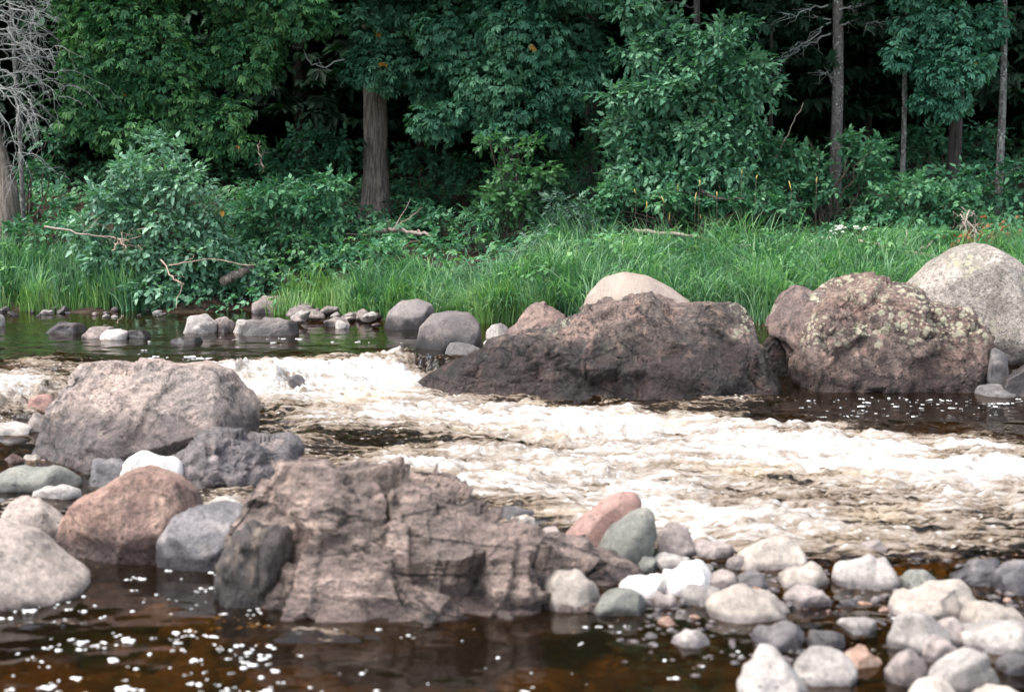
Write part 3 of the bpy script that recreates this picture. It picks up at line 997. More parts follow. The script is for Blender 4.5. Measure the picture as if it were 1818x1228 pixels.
rock('boulder', [(384, 1030), (398, 985), (420, 945), (445, 925), (480, 928), (510, 940), (520, 990), (520, 1030)], 1046, 'block',
     'dark layered block of rock leaning on the near side of the craggy boulder', group=BG, zw=0.0, df=0.22, sub=5, amp=0.03, ridge=0.01, freq=2.6, chip=[(0.02, 30)], strata=(0.06, 4.0, (0.95, 0.1, 0.35)), cuts=[((-0.25, -0.95, 0.1), 0.8)], rc=0, seed=54, yc=6.52)
rock('boulder', [(405, 976), (412, 919), (445, 878), (480, 844), (510, 824), (550, 834), (590, 841), (650, 848), (715, 854), (770, 864), (812, 884), (838, 916), (880, 938), (940, 961), (1010, 983), (1070, 1011), (1120, 1030)], 1132, 'craggy',
     'big craggy brown rock with deep diagonal ridges in the centre of the near shore', group=BG, zw=0.0, df=0.78, db=0.6, sub=7, pp=0.85, qq=0.8, amp=0.018, ridge=0.004, freq=4.2, chip=[(0.034, 30), (0.013, 120), (0.004, 500)], strata=(0.034, 9.0, (0.80, 0.2, -0.55)), hard=1.0,
     aniso=(rot_axis((0, 1, 0), -0.75), (0.45, 0.9, 1.5)), cuts=[((0.25, -0.75, 0.6), 0.78), ((0.6, -0.5, 0.6), 0.82), ((-0.55, -0.8, 0.25), 0.86), ((0.05, -0.72, 0.70), 0.56), ((-0.35, -0.75, 0.55), 0.66)], rc=0, seed=61, czf=0.1, yaw=0.20)
for a in [
    (0, 878, 112, 968, 'beige', 'tan stone resting between the beige boulder and the reddish boulder', dict(tilt=-0.1, group='stones by the left boulders')),
    (-40, 823, 142, 886, 'grey_green', 'smooth grey stone with a wet bluish foot at the left edge', dict()),
    (148, 808, 232, 868, 'grey_dark', 'dark brown rounded stone behind the reddish boulder', dict()),
    (192, 804, 325, 884, 'white', 'bright white rounded stone peeking over the reddish boulder', dict(box=2.2)),
    (412, 900, 458, 934, 'white', 'small white stone wedged between the dark grey boulder and craggy rock', dict(zw=0.12)),
    (50, 728, 90, 768, 'cobble_pink', 'small pinkish stone pressed to the left side of the tan boulder', dict(zw=0.08)),
    (48, 698, 96, 742, 'red', 'reddish stone behind the small pinkish stone beside the tan boulder', dict(zw=0.1)),
    (-40, 742, 68, 798, 'cobble_grey', 'grey stone left of the tan boulder near the white water', dict()),
    (-30, 776, 62, 812, 'shore', 'flat brown slab below the grey stone at the left edge', dict()),
    (2, 798, 48, 836, 'red_brown', 'small dark reddish stone under the flat brown slab', dict()),
    (-20, 676, 24, 706, 'red', 'red brown stone half covered by white water at the left edge', dict(zw=0.12)),
    (40, 805, 72, 832, 'cream', 'tiny cream stone beside the foot of the tan boulder', dict()),
    (60, 862, 142, 894, 'cobble_grey', 'flat pale wet stone between the smooth grey stone and the reddish boulder', dict()),
]:
    cobble(*a[:6], **dict(dict(group='stones by the left boulders'), **a[6]))

# ---- near right cobbles
rock('river_stone', [(996, 965), (1005, 945), (1040, 910), (1075, 884), (1105, 872), (1128, 874), (1140, 890), (1135, 915), (1100, 960), (1060, 990)], 992, 'red',
     'long pinkish red stone tilted up like a loaf on the near right shore', 'stone', 'cobbles along the near shore', 0.0, df=0.13, sub=5, pp=0.95, qq=0.95, amp=0.02, rc=1, seed=71, sink=0.05)
rock('river_stone', [(1050, 985), (1056, 960), (1085, 935), (1120, 910), (1148, 900), (1160, 910), (1166, 950), (1158, 990)], 1012, 'grey_green',
     'grey green wedge shaped stone in front of the long red stone', 'stone', 'cobbles along the near shore', 0.0, df=0.15, sub=5, pp=0.95, qq=0.9, amp=0.02, rc=1, seed=72, sink=0.05)
for a in [
    (1164, 924, 1232, 992, 'cobble_pink', 'upright pinkish stone right of the grey green wedge', dict(tilt=0.15)),
    (1218, 960, 1308, 994, 'cobble_pink', 'low pinkish stone behind the white quartz stones', dict()),
    (1302, 952, 1430, 1016, 'cream', 'large smooth cream stone at the edge of the rapids', dict(tilt=0.12)),
    (950, 1010, 1068, 1088, 'cream', 'pale cream angular stone at the waterline beside the craggy rock tail', dict(box=2.0, rc=5)),
    (1058, 1042, 1154, 1098, 'grey_green', 'grey stone with a wet dark side right of the pale cream angular stone', dict(tilt=-0.2)),
    (1098, 1014, 1192, 1064, 'white', 'blazing white quartz stone, left one of the pair', dict()),
    (1170, 1000, 1268, 1062, 'white', 'blazing white quartz stone, right one of the pair', dict(tilt=0.25)),
    (1240, 1004, 1308, 1056, 'cobble_pink', 'pinkish brown stone touching the right white quartz stone', dict()),
    (1302, 1012, 1362, 1056, 'cobble_dark', 'dark stone in shade under the large smooth cream stone', dict()),
    (1256, 1046, 1404, 1110, 'cream', 'broad cream stone with its grey wet foot in the shallows', dict()),
    (1376, 996, 1478, 1050, 'cream', 'light wedge shaped stone rising to the right among the cobbles', dict(tilt=0.35)),
    (1476, 990, 1602, 1050, 'cobble_grey', 'rounded light grey stone with a dark wet foot right of the wedge stone', dict()),
    (1518, 958, 1588, 990, 'cobble_pink', 'small pinkish stone at the water edge above the rounded light grey stone', dict()),
    (1600, 1014, 1668, 1050, 'grey_green', 'blue grey stone behind the biggest cream stone', dict()),
    (1582, 1028, 1745, 1108, 'cream', 'biggest cream stone propped over a dark hollow', dict(tilt=0.25, box=2.2)),
    (1700, 1076, 1840, 1130, 'cream', 'flat cream slab at the right edge of the picture', dict(box=3)),
    (1694, 1106, 1850, 1166, 'cobble_grey', 'long brownish grey stone under the flat cream slab', dict(box=2.6)),
    (1315, 1146, 1446, 1262, 'cobble_grey', 'tall egg shaped light grey stone at the bottom edge', dict(box=2.0, df=0.13)),
    (1410, 1152, 1522, 1222, 'cobble_grey', 'broad light grey stone right of the egg shaped stone', dict(tilt=-0.1)),
    (1578, 1088, 1690, 1166, 'cobble_grey', 'grey stone under the biggest cream stone', dict()),
    (1574, 1152, 1656, 1220, 'cobble_pink', 'pinkish angular stone near the bottom right', dict(rc=5)),
    (1652, 1152, 1770, 1240, 'cobble_grey', 'dark mauve grey stone near the bottom right corner', dict(tilt=0.1)),
    (1610, 1198, 1706, 1262, 'cream', 'cream white stone cut by the bottom edge', dict()),
    (1332, 1108, 1440, 1156, 'cobble_dark', 'flat dark wet stone above the egg shaped stone', dict(box=3)),
    (1434, 1118, 1502, 1154, 'cobble_dark', 'small dark stone right of the flat dark wet stone', dict()),
    (1494, 1142, 1564, 1186, 'orange', 'orange brown stone between the grey cobbles', dict()),
    (1392, 1044, 1474, 1082, 'cobble_pink', 'low pink stone in the shallows below the wedge stone', dict()),
    (1690, 985, 1790, 1046, 'grey_dark', 'dark blue grey slab at the right behind the cobbles', dict(box=3)),
    (1760, 990, 1860, 1060, 'grey_dark', 'dark slate slab cut by the right edge', dict(box=3)),
    (878, 902, 952, 924, 'cobble_dark', 'thin dark slab lying behind the craggy rock', dict(box=3.4, zw=0.02)),
    (900, 912, 962, 946, 'cream', 'small cream stone behind the tail of the craggy rock', dict(zw=0.02)),
    (930, 930, 1006, 980, 'cobble_pink', 'reddish brown lump beside the tail of the craggy rock', dict()),
    (1132, 985, 1170, 1016, 'grey_green', 'little round grey stone under the grey green wedge', dict()),
    (1150, 985, 1240, 1018, 'cobble_grey', 'pale flat stone behind the left white quartz stone', dict()),
    (1160, 1048, 1204, 1080, 'cobble_pink', 'small mauve stone in front of the left white quartz stone', dict()),
    (1210, 1040, 1290, 1078, 'cobble_grey', 'greyish stone in front of the right white quartz stone', dict()),
    (1640, 1090, 1712, 1150, 'cobble_pink', 'mauve rounded stone in the hollow beside the flat cream slab', dict()),
    (1190, 1118, 1262, 1150, 'cobble_grey', 'lone splashed grey stone in the amber shallows', dict()),
    (1640, 1130, 1700, 1180, 'cobble_pink', 'mauve stone above the dark mauve grey stone', dict()),
    (1770, 1160, 1840, 1200, 'cobble_dark', 'dark stone in the pool at the right edge', dict()),
    (1720, 1222, 1830, 1262, 'cream', 'cream stone cut by the bottom right corner', dict()),
    (1480, 1098, 1560, 1128, 'cobble_grey', 'half drowned grey stone in the shallows above the orange stone', dict()),
    (1290, 985, 1330, 1010, 'cobble_pink', 'tiny pinkish stone left of the large smooth cream stone', dict()),
]:
    cobble(*a[:6], **a[6])

# ---- many small stones between the named ones
protos = []
for k in range(6):
    S, T = ico(3)
    rng = np.random.default_rng(100 + k)
    V = S.copy()
    for _ in range(11):
        n = rng.normal(size=3)
        n /= np.linalg.norm(n)
        dd = V @ n
        V = V - n * (np.maximum(dd - rng.uniform(0.5, 0.85), 0) * 1.0)[:, None]
    V = V * (1, rng.uniform(0.7, 0.95), rng.uniform(0.5, 0.72))
    V = V + vnormals(V, T) * (0.10 * fbm(V * 1.3, 4, seed=k))[:, None]
    protos.append(mesh_from('pebble', V, T, smooth_shade=True))


def loose(px, py, size, mat, label, group, zw, lift=0.3):
    c = onz(px, py, zw)
    o = put('pebble', random.choice(protos), None, None, (c[0], c[1], zw + size * lift * 0.5))
    if not o.data.materials:
        o.data.materials.append(M['shore'])
    o.material_slots[0].link = 'OBJECT'
    o.material_slots[0].material = M[mat]
    o.scale = (size * random.uniform(0.8, 1.2), size * random.uniform(0.7, 1.1), size * random.uniform(0.7, 1.15))
    o.rotation_euler = (random.uniform(-0.3, 0.3), random.uniform(-0.3, 0.3), random.uniform(0, 6.28))
    tag(o, label, 'stone', group)
    return o


for i in range(80):
    loose(random.uniform(525, 700), random.triangular(542, 584, 560), random.uniform(0.05, 0.17), random.choice(['shore', 'shore', 'cobble_pink', 'cobble_grey']),
          'small cobble in the heap on the far shore below the grass', 'cobbles heaped on the far shore', ZU, random.uniform(0.2, 1.3))
for i in range(52):
    loose(random.uniform(-10, 300), random.triangular(538, 566, 548), random.uniform(0.03, 0.05) + 0.09 * random.random() ** 4, random.choice(['shore', 'grey_round', 'cobble_grey', 'cobble_dark']),
          'small stone in the pebble line under the left bank grass', 'pebbles along the left far bank', ZU, random.uniform(0.1, 0.6))
for i in range(12):
    loose(random.uniform(850, 1010), random.uniform(560, 590), random.uniform(0.04, 0.10), random.choice(['shore', 'cobble_grey']),
          'small stone between the grass edge and the long wet rock', 'pebbles below the tall grass', ZU, 0.3)
for i in range(125):
    px = random.uniform(1110, 1818)
    loose(px, random.triangular(960, 1175, 1060), random.uniform(0.012, 0.055), random.choice(['cobble_grey', 'cobble_pink', 'cobble_grey', 'cobble_dark', 'cobble_pink', 'orange']),
          'small pebble filling the gaps between the near shore cobbles', 'pebbles on the near shore', 0.0, random.uniform(-0.4, 0.5))
for i in range(20):
    loose(random.uniform(-20, 110), random.uniform(720, 900), random.uniform(0.03, 0.07), random.choice(['cobble_grey', 'cobble_pink', 'shore', 'cobble_dark']),
          'small pebble between the stones left of the tan boulder', 'pebbles beside the tan boulder', 0.03, random.uniform(-0.2, 0.4))

# fine gravel between the cobbles, one mass of each colour
for gname, gmat, glab, gn in (('grey_gravel', 'cobble_grey', 'fine grey gravel in the shallows between the near shore cobbles', 900), ('brown_gravel', 'cobble_pink', 'fine brownish gravel in the shallows between the near shore cobbles', 900)):
    mb = MB()
    S, T = ico(1)
    for i in range(gn):
        px, py = random.uniform(1080, 1900), random.triangular(950, 1200, 1055)
        c = onz(px, py, 0.0)
        r = random.uniform(0.006, 0.022)
        V = S * (r * random.uniform(0.9, 1.6), r * random.uniform(0.8, 1.3), r * 0.6)
        V = (V * (1 + 0.25 * perlin(S * 1.7 + i))[:, None]) @ rot_axis((0, 0, 1), random.uniform(0, 6)).T
        mb.add(V + np.array([c[0], c[1], max(gz(c[0], c[1]), -0.012) + 0.2 * r]), T)
    tag(mb.build(gname, M[gmat], sm=True), glab, 'gravel', kind='stuff')

# submerged stones of the bed, one mass
mb = MB()
S, T = ico(2)
for i in range(420):
    px, py = random.uniform(-100, 1900), random.uniform(960, 1260)
    c = onz(px, py, -0.2)
    r = random.uniform(0.04, 0.16)
    V = S * (r * random.uniform(0.8, 1.4), r, r * 0.5)
    V = V @ rot_axis((0, 0, 1), random.uniform(0, 6)).T
    V = V * (1 + 0.12 * fbm(V * 8 + i, 2))[:, None]
    zz = min(gz(c[0], c[1]) + 0.2 * r, -0.02 - 0.5 * r)
    mb.add(V + np.array([c[0], c[1], zz]), T, a=random.random())
tag(mb.build('submerged_gravel', M['bed'], sm=True), 'brown stones under the clear amber water of the near pool', 'gravel', kind='stuff')

# floating foam bubbles, one mass
mb = MB()
S, T = ico(1)


def bubble(px, py, r, zw):
    c = onz(px, py, zw)
    for q in range(random.choice((1, 1, 2, 3, 4, 5))):
        rr = r * random.uniform(0.35, 0.8)
        k = random.uniform(0.8, 1.6)
        V = S * (rr * k, rr, rr * 0.30) * (1 + 0.18 * perlin(S * 1.6 + random.random() * 50))[:, None]
        mb.add(V + np.array([c[0] + random.gauss(0, r * 0.75), c[1] + random.gauss(0, r * 0.55), zw]), T)


def bubble_field(n, x0, x1, y0, y1, r0, r1, zw, clump=0.5):
    cs = [(random.uniform(x0, x1), random.uniform(y0, y1)) for _ in range(max(3, n // 9))]
    for i in range(n):
        if random.random() < clump:
            c = random.choice(cs)
            px, py = random.gauss(c[0], (x1 - x0) * 0.07), random.gauss(c[1], (y1 - y0) * 0.025)
        else:
            px, py = random.uniform(x0, x1), random.uniform(y0, y1)
        bubble(px, py, r0 + (r1 - r0) * random.random() ** 2.5, zw)


bubble_field(170, 0, 480, 1040, 1235, 0.006, 0.024, 0.002)
bubble_field(70, 300, 760, 1110, 1235, 0.005, 0.020, 0.001)
bubble_field(22, 760, 1320, 1110, 1230, 0.005, 0.014, 0.001)
bubble_field(26, 150, 460, 1000, 1050, 0.006, 0.018, 0.001)
bubble_field(60, 0, 420, 605, 690, 0.010, 0.040, ZU + 0.002, 0.6)
bubble_field(26, 380, 740, 596, 640, 0.008, 0.030, ZU + 0.002, 0.5)
bubble_field(90, 1420, 1818, 706, 740, 0.006, 0.022, 0.085, 0.6)
bubble_field(14, 1300, 1818, 1080, 1220, 0.005, 0.014, 0.001)
tag(mb.build('floating_foam', M['foam'], sm=True), 'white foam bubbles drifting on the dark pools', 'foam', kind='stuff')

# ------------------------------------------------------------------ plants: leaf templates


def leaf_tmpl(wd=0.55):
    V = np.array([(0, 0, 0), (-wd / 2, 0.42, 0.07), (0, 0.45, 0.0), (wd / 2, 0.42, 0.07), (0, 1, -0.10)])
    T = np.array([(0, 2, 1), (0, 3, 2), (1, 2, 4), (2, 3, 4)])
    return V, T


def twig_tmpl(n=7, wd=0.55, leaf=0.40, drop=0.25):
    V, T = leaf_tmpl(wd)
    vs, ts, k = [], [], 0
    rng = np.random.default_rng(n + int(wd * 10))
    for i in range(n):
        t = i / (n - 1)
        side = 1 if i % 2 else -1
        ang = side * (1.1 * (1 - t) + 0.05) + rng.normal() * 0.15
        R = rot_axis((0, 0, 1), -ang) @ rot_axis((1, 0, 0), -0.35 + rng.normal() * 0.3) @ rot_axis((0, 1, 0), rng.normal() * 0.35)
        v = (V * leaf * rng.uniform(0.75, 1.15)) @ R.T + np.array([0, t * 0.62, -drop * t * t + rng.normal() * 0.03])
        vs.append(v)
        ts.append(T + k)
        k += len(V)
    return np.concatenate(vs), np.concatenate(ts)


def fan_tmpl(n=6, seed=0):
    rng = np.random.default_rng(seed)
    vs, ts, k = [], [], 0
    for i in range(n):
        a = (i / (n - 1) - 0.5) * 2.1 + rng.normal() * 0.12
        L = (1.0 - 0.35 * abs(a)) * rng.uniform(0.8, 1.1)
        w = 0.13
        d = np.array([math.sin(a), math.cos(a), 0])
        s = np.array([math.cos(a), -math.sin(a), 0])
        z0 = rng.normal() * 0.05
        v = np.array([d * 0.02, d * L * 0.6 + s * w + (0, 0, z0 + 0.03), d * L + (0, 0, z0 - 0.14), d * L * 0.6 - s * w + (0, 0, z0 + 0.03)])
        vs.append(v)
        ts.append(np.array([(0, 1, 2), (0, 2, 3)]) + k)
        k += 4
    return np.concatenate(vs), np.concatenate(ts)


TW = [twig_tmpl(7, 0.55), twig_tmpl(6, 0.62), twig_tmpl(8, 0.5)]
TWN = [twig_tmpl(9, 0.22, 0.42), twig_tmpl(8, 0.26, 0.40)]
FAN = [fan_tmpl(6, 1), fan_tmpl(7, 2), fan_tmpl(6, 3), fan_tmpl(5, 4)]
RND = np.random.default_rng(77)


def scatter(mb, tmpls, P, F, U, S, tint):
    """place copies of the leaf templates: local +Y along F, local +Z near U"""
    n = len(P)
    F = F / (np.linalg.norm(F, axis=1)[:, None] + 1e-9)
    X = np.cross(F, U)
    X /= np.linalg.norm(X, axis=1)[:, None] + 1e-9
    Z = np.cross(X, F)
    idx = RND.integers(0, len(tmpls), n)
    for k, (V, T) in enumerate(tmpls):
        s = np.where(idx == k)[0]
        if not len(s):
            continue
        W = (V[None, :, 0:1] * X[s][:, None, :] + V[None, :, 1:2] * F[s][:, None, :] + V[None, :, 2:3] * Z[s][:, None, :]) * S[s][:, None, None] + P[s][:, None, :]
        TT = T[None] + (np.arange(len(s)) * len(V))[:, None, None]
        nl = 4 if len(V) % 4 == 0 and len(V) % 5 else 5
        if tmpls is FAN or len(tmpls) == 1:
            nl = 4
        m_ = len(V) // nl
        jit = RND.normal(size=(len(s), m_)) * 0.13
        ta = tint[s][:, None] + np.where(tint[s][:, None] > 0.99, 0, jit)
        ta = np.repeat(ta, nl, axis=1)
        if nl == 4:
            ta = ta + np.where(tint[s][:, None] > 0.99, 0, np.tile([-0.10, 0.0, 0.24, 0.0], m_)[None])
        ta = np.where(tint[s][:, None] > 0.99, 1.0, np.clip(ta, 0, 0.95))
        mb.add(W.reshape(-1, 3), TT.reshape(-1, 3), a=ta.ravel())


def sample_lobes(lobes, dens, shell=0.35, frill=0.22):
    Ps, Ns = [], []
    for i, (c, r) in enumerate(lobes):
        c, r = np.asarray(c, float), np.asarray(r, float)
        area = 4 * math.pi * ((r[0] * r[1]) ** 1.6 / 3 + (r[0] * r[2]) ** 1.6 / 3 + (r[1] * r[2]) ** 1.6 / 3) ** (1 / 1.6)
        n = int(area * dens)
        d = RND.normal(size=(n, 3))
        d /= np.linalg.norm(d, axis=1)[:, None]
        f = 1 - shell * RND.random(n) ** 1.5
        f = f * (1 + frill * fbm(d * 2.2 + i * 3.3, 3))
        P = c + d * r * f[:, None]
        N = d / r
        N /= np.linalg.norm(N, axis=1)[:, None]
        ok = np.ones(n, bool)
        for j, (c2, r2) in enumerate(lobes):
            if j != i:
                ok &= (((P - c2) / r2) ** 2).sum(1) > 0.45
        Ps.append(P[ok])
        Ns.append(N[ok])
    return np.concatenate(Ps), np.concatenate(Ns)


def clumps(lobes, n=6, flat=0.62):
    out = []
    for c, r in lobes:
        k = max(3, int(n * (r[0] * r[2] / 0.35) ** 0.5))
        for _ in range(k):
            d = RND.normal(size=3)
            d /= np.linalg.norm(d)
            d[1] = -abs(d[1]) if RND.random() < 0.75 else d[1]
            f = RND.uniform(0.35, 0.85)
            q = RND.uniform(0.30, 0.52)
            out.append((c + d * r * f, np.array([r[0] * q * 1.15, r[1] * q, max(0.10, r[2] * q * flat * 1.3)])))
        out.append((c, r * 0.55))
    return out


def px_lobes(L, Y, yr=0.8):
    out = []
    for q in L:
        px, py, rx, ry = q[:4]
        yy = Y + (q[4] if len(q) > 4 else 0)
        out.append((at(px, py, yy), np.array([rx * yy / FPX, max(rx, ry) * yy / FPX * yr, ry * yy / FPX])))
    return out


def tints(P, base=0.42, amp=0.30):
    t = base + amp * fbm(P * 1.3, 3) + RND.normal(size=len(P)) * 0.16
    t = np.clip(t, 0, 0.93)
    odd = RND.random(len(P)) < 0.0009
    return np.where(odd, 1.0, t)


def cedar_foliage(mb, lobes, dens=150, size=(0.10, 0.19), frill=0.45):
    P, N = sample_lobes(lobes, dens, 0.4, frill)
    n = len(P)
    F = N * 0.75 + np.array([0, 0, -0.55]) + RND.normal(size=(n, 3)) * 0.35
    U = N * 0.5 + np.array([0, 0, 1.0]) + RND.normal(size=(n, 3)) * 0.35
    scatter(mb, FAN, P, F, U, RND.uniform(size[0], size[1], n), tints(P))


def leafy_foliage(mb, lobes, dens=70, size=(0.20, 0.34), tm=None, frill=0.3, base=0.42, up=0.15):
    P, N = sample_lobes(lobes, dens, 0.55, frill)
    n = len(P)
    F = N * (1, 1, 0.5) + np.array([0, 0, up]) + RND.normal(size=(n, 3)) * 0.45
    U = N * 0.35 + np.array([0, 0, 1.0]) + RND.normal(size=(n, 3)) * 0.35
    scatter(mb, tm or TW, P, F, U, RND.uniform(size[0], size[1], n), tints(P, base))


def limb(mb, a, b, r0, r1, sag=0.0, seg=6, n=7, wig=0.04):
    a, b = np.asarray(a, float), np.asarray(b, float)
    t = np.linspace(0, 1, n)[:, None]
    L = np.linalg.norm(b - a)
    w = RND.normal(size=(n, 3)) * wig * L * np.sin(t * math.pi)
    p = a + (b - a) * t + np.array([0, 0, 1]) * sag * L * np.sin(t * math.pi) + w
    mb.tube(p, np.linspace(r0, r1, n), seg)
    return p


def trunk_mesh(root, base, top, r0, r1, mat, flare=1.6, seg=20, name='trunk', lean=0.0):
    mb = MB()
    n = 36
    t = np.linspace(0, 1, n) ** 1.5
    base, top = np.asarray(base, float), np.asarray(top, float)
    p = base + (top - base) * t[:, None]
    L = np.linalg.norm(top - base)
    p[:, 0] += 0.02 * np.sin(t * 9) * L * 0.15
    rad = r0 + (r1 - r0) * t + r0 * (flare - 1) * np.exp(-t * L / 0.28)
    p[0, 2] -= 0.0
    mb.tube(p, rad, seg, wob=0.10)
    o = mb.build(name, mat, root, sm=True)
    return o


def tree(name, label, base, top, r0, r1, bark, leafmat, lobes, kind='cedar', group=None, cat='tree', dens=150, size=(0.10, 0.19), crown_top=None, flare=1.5, base_t=0.42):
    base = np.asarray(base, float)
    base = np.array([base[0], base[1], gz(base[0], base[1]) - 0.05])
    root = empty(name, base)
    tag(root, label, cat, group)
    trunk_mesh(root, base, top, r0, r1, M[bark], flare)
    # limbs reach from the trunk to the clumps
    for c, r in lobes[:14]:
        mb = MB()
        z0 = min(max(c[2] - 0.3 + 0.4, base[2] + 0.5), top[2] - 0.2)
        f = (z0 - base[2]) / (top[2] - base[2])
        a = base + (np.asarray(top) - base) * f
        limb(mb, a, c, max(0.012, r0 * 0.18), 0.008, 0.05)
        mb.build('limb', M['bark_dark'], root, sm=True)
    mb = MB()
    if kind == 'cedar':
        cedar_foliage(mb, clumps(lobes, 7, 0.85), dens * 0.62, size)
    else:
        leafy_foliage(mb, clumps(lobes, 7), dens * 0.62, size, base=base_t)
    if crown_top:
        # the upper crown above the picture
        for (z0, z1, rr, dn, sz) in crown_top:
            P = []
            m = int(dn)
            zz = RND.uniform(z0, z1, m)
            an = RND.uniform(0, 2 * math.pi, m)
            rad = rr * (1 - (zz - z0) / (z1 - z0) * 0.85) * np.sqrt(RND.uniform(0.25, 1, m))
            f = (zz - base[2]) / (top[2] - base[2])
            cx = base[0] + (top[0] - base[0]) * f
            cy = base[1] + (top[1] - base[1]) * f
            P = np.stack([cx + rad * np.cos(an), cy + rad * np.sin(an), zz - 0.15 * rad], 1)
            F = np.stack([np.cos(an), np.sin(an), -0.4 + 0 * an], 1) + RND.normal(size=(m, 3)) * 0.3
            U = np.tile([0, 0, 1.0], (m, 1)) + RND.normal(size=(m, 3)) * 0.3
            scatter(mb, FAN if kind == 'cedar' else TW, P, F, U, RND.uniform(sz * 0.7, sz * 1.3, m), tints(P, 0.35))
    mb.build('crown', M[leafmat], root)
    return root


# ---- the trees of the far bank
b = at(300, 330, 20.6)
tree('cedar_tree', 'large green cedar hanging a curtain of foliage on the left of the far bank', b, (b[0] + 0.2, 20.8, 12), 0.16, 0.03, 'bark_dark', 'cedar_l',
     px_lobes([(250, 60, 130, 100), (170, 130, 70, 90), (300, 140, 130, 90), (160, 225, 55, 45), (250, 230, 90, 50), (370, 210, 90, 55), (430, 90, 90, 90, 0.3), (480, 30, 110, 60, 0.3),
               (330, -40, 160, 80), (150, 10, 60, 60), (400, 262, 60, 25)], 20.0), dens=260, size=(0.08, 0.16),
     crown_top=[(5.4, 12, 1.9, 2600, 0.45)])
b = at(668, 385, 22.0)
tree('cedar_tree', 'old cedar with a thick bare grey trunk and flared foot on the bank', b, (b[0] - 0.25, 22.2, 13), 0.20, 0.04, 'bark_grey', 'cedar_c',
     px_lobes([(650, 40, 50, 60, -1), (640, 110, 38, 50, -1.1), (700, 80, 70, 80, -0.8), (690, 20, 60, 40, -1), (760, 150, 60, 50, -0.6), (700, -60, 160, 60, -0.5), (680, 150, 25, 22, -1)], 22.0), dens=280, size=(0.08, 0.16),
     crown_top=[(5.5, 13, 2.0, 2600, 0.45)], flare=1.55)
b = at(900, 400, 20.6)
tree('cedar_tree', 'wide cedar right of the grey trunk with layered drooping branches', b, (b[0] + 0.1, 20.8, 12), 0.15, 0.03, 'bark_dark', 'cedar_c',
     px_lobes([(820, 60, 90, 70), (930, 60, 110, 80), (870, 140, 110, 65), (980, 150, 90, 70), (800, 205, 70, 45), (880, 215, 80, 40), (985, 235, 50, 35), (1040, 80, 60, 80, 0.3), (900, -40, 200, 60)], 20.2), dens=270, size=(0.08, 0.16),
     crown_top=[(5.4, 12, 1.9, 2600, 0.45)])
b = at(1230, 380, 19.8)
tree('maple_tree', 'bright broadleaf tree spreading over the bank left of the mottled spruce trunk', b, (b[0] + 0.1, 20.2, 8), 0.07, 0.02, 'bark_dark', 'broad',
     px_lobes([(1180, 70, 90, 55), (1260, 110, 90, 60), (1170, 160, 90, 50), (1290, 180, 80, 55), (1130, 235, 70, 50), (1220, 240, 90, 50), (1310, 250, 60, 40), (1190, 305, 90, 35), (1110, 300, 50, 40), (1270, 310, 70, 30), (1300, 50, 50, 40), (1130, 20, 60, 50)], 19.6),
     kind='leaf', dens=190, size=(0.15, 0.27), crown_top=[(5.4, 8.8, 1.4, 700, 0.5)], base_t=0.5)
b = at(1690, 330, 21.2)
tree('cedar_tree', 'blue green cedar with big rounded clumps at the upper right', b, (b[0], 21.2, 11), 0.10, 0.03, 'bark_dark', 'cedar_r',
     px_lobes([(1610, 40, 55, 45), (1690, 60, 70, 55), (1600, 105, 40, 35), (1660, 130, 60, 45), (1730, 120, 50, 45), (1640, 175, 35, 28), (1700, 190, 45, 25), (1760, 50, 50, 50), (1660, -30, 110, 50)], 20.4), dens=280,
     size=(0.09, 0.16), crown_top=[(5.4, 11, 1.7, 2000, 0.45)])
